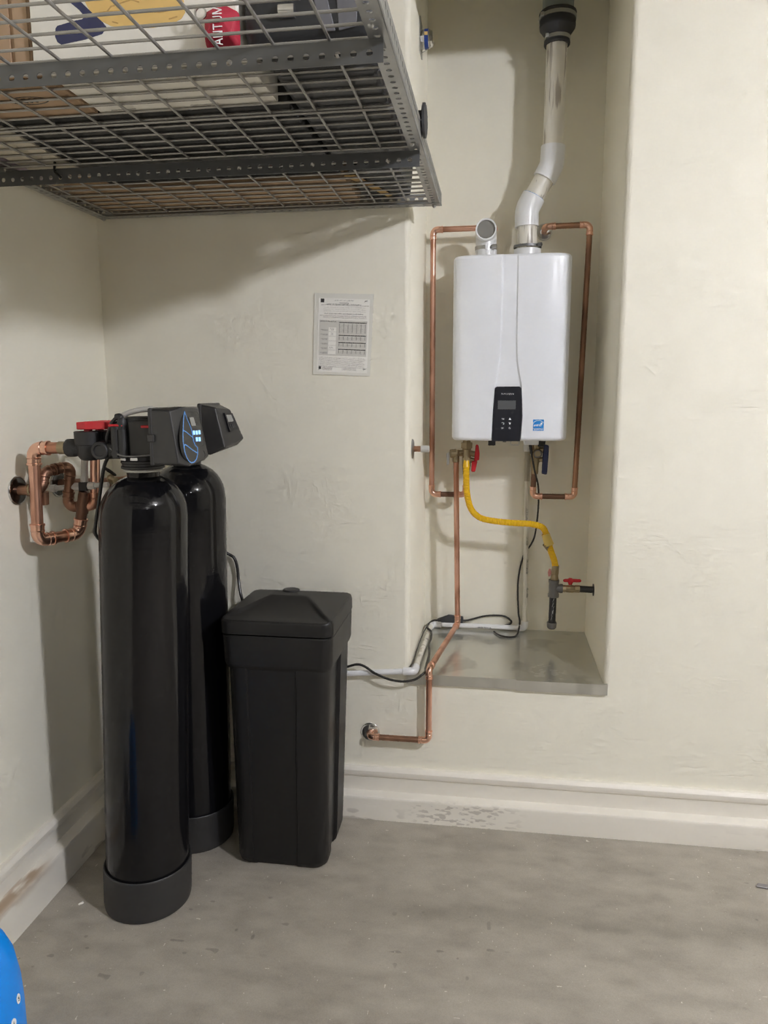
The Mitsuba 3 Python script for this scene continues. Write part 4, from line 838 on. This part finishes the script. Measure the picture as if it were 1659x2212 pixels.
add(k+'__wheel', [lathe((1.259, -.70, 2.288), (1, 0, 0), [(0, 0), (0, .034), (.002, .040), (.008, .040), (.010, .034), (.010, 0)], 28), cyl((1.20, -.70, 2.302), (1.262, -.70, 2.302), .010)], 'rubber', label='black wheel over the rail')
k = 'flat_black_case'; tag(k, 'wide flat black case in the middle of the rack', 'case')
add(k+'__body', rbox(.255, .982, -.926, -.36, ZD, 2.36, .006), 'case_black', 30)
add(k+'__corner_tab', hull([(.45, -.42, ZD+.002), (.56, -.42, ZD+.002), (.50, -.35, ZD+.002)], .0018), 'print_navy')
k = 'hanging_loop'; tag(k, 'small black cord loop hanging through the mesh at the left of the black case', 'cord')
add(k, tube(spline([(.215, -.60, ZD+.02), (.220, -.615, ZD), (.224, -.625, ZR-.008), (.236, -.63, ZR-.020), (.244, -.628, ZR-.028)]), .0035, 8), 'cable_black')
k = 'pale_cardboard_sheet'; tag(k, 'pale cardboard carton at the left of the black case', 'box')
add(k, rbox(.10, .25, -.926, -.46, ZD, 2.42, .004), 'cardboard_pale')
k = 'pink_cloth_bundle'; tag(k, 'folded greyish pink cloth against the left wall on the rack', 'cloth')
add(k, [hull([(.055, -.90+.13*q, ZD+.030), (.075, -.80+.13*q, ZD+.026)], [.022, .026]) for q in range(4)], 'rag_pink', 50)
k = 'long_cardboard_box'; tag(k, 'long brown cardboard box along the rear wall on the rack', 'box')
add(k+'__body', rbox(.075, .985, -.332, -.045, ZD, 2.44, .003), 'cardboard')
add(k+'__flap', hull([(.99, -.34, ZD+.003), (1.02, -.34, ZD+.003), (1.10, -.10, ZD+.003), (1.085, -.08, ZD+.003)], .002), 'bread_edge', label='tan flap sticking out at the end')
k = 'black_crate'; tag(k, 'black plastic crate at the rear right corner of the rack', 'crate')
add(k, loft([(rrect(1.082, -.225, .078, .155, .02), ZD+.006), (rrect(1.085, -.225, .095, .170, .02), 2.50)]), 'case_black', 30)

# ------------------------------------------------------------------ floor things
k = 'blue_bottle'; tag(k, 'bright blue plastic jug with white round stickers at the lower left edge', 'jug')
prof = [(0, 0), (0, .105), (.006, .112), (.20, .112), (.26, .109), (.327, .099), (.366, .084), (.395, .062), (.410, .040), (.416, .032), (.44, .030), (.44, 0)]
bx, by = .272, -1.30
add(k+'__body', lathe((bx, by, 0), Z3, prof, 56), 'bottle_blue', 35)
add(k+'__cap', lathe((bx, by, .432), Z3, [(0, .036), (.03, .036), (.033, .032), (.033, 0)], 28), 'print_white')
def on_body(ang, z, r, tilt):
    a = math.radians(ang); d = np.array([math.cos(a), math.sin(a), 0]); rad = np.interp(z, [.20, .26, .327, .366], [.112, .109, .099, .084])
    n_ = d+np.array([0, 0, tilt]); n_ /= np.linalg.norm(n_); u = np.cross(Z3, d); o = np.array([bx, by, z])+d*rad+n_*.0006
    v = np.cross(n_, u); return o, u, v
for ang, z, ch in ((10, .236, '5'), (-4, .196, 'i')):
    o, u, v = on_body(ang, z, .012, .06)
    s_ = add(k+'__sticker', onto(ext(affinity.scale(Point(0, 0).buffer(.010), .8, 1.2), .0012), o, u, v), 'print_white', False, label='white round sticker')
    add(s_+'__mark', text(ch, .010, o+np.cross(u, v)*.0013, u, v, .0005, False, True), 'ink', False)
k = 'paint_chip'; tag(k, 'small white paint chip on the floor left of the front tank', 'chip')
add(k, hull([(.157, -.668, .002), (.163, -.657, .003), (.166, -.660, .002), (.160, -.666, .004)], .0028), 'chip_white')
k = 'metal_strip'; tag(k, 'flat grey metal strip on the floor at the right edge', 'metal strip')
add(k, hull([(2.338, -.268, .004), (2.347, -.255, .004), (2.50, -.300, .004), (2.50, -.285, .004)], .003), 'strip_grey')
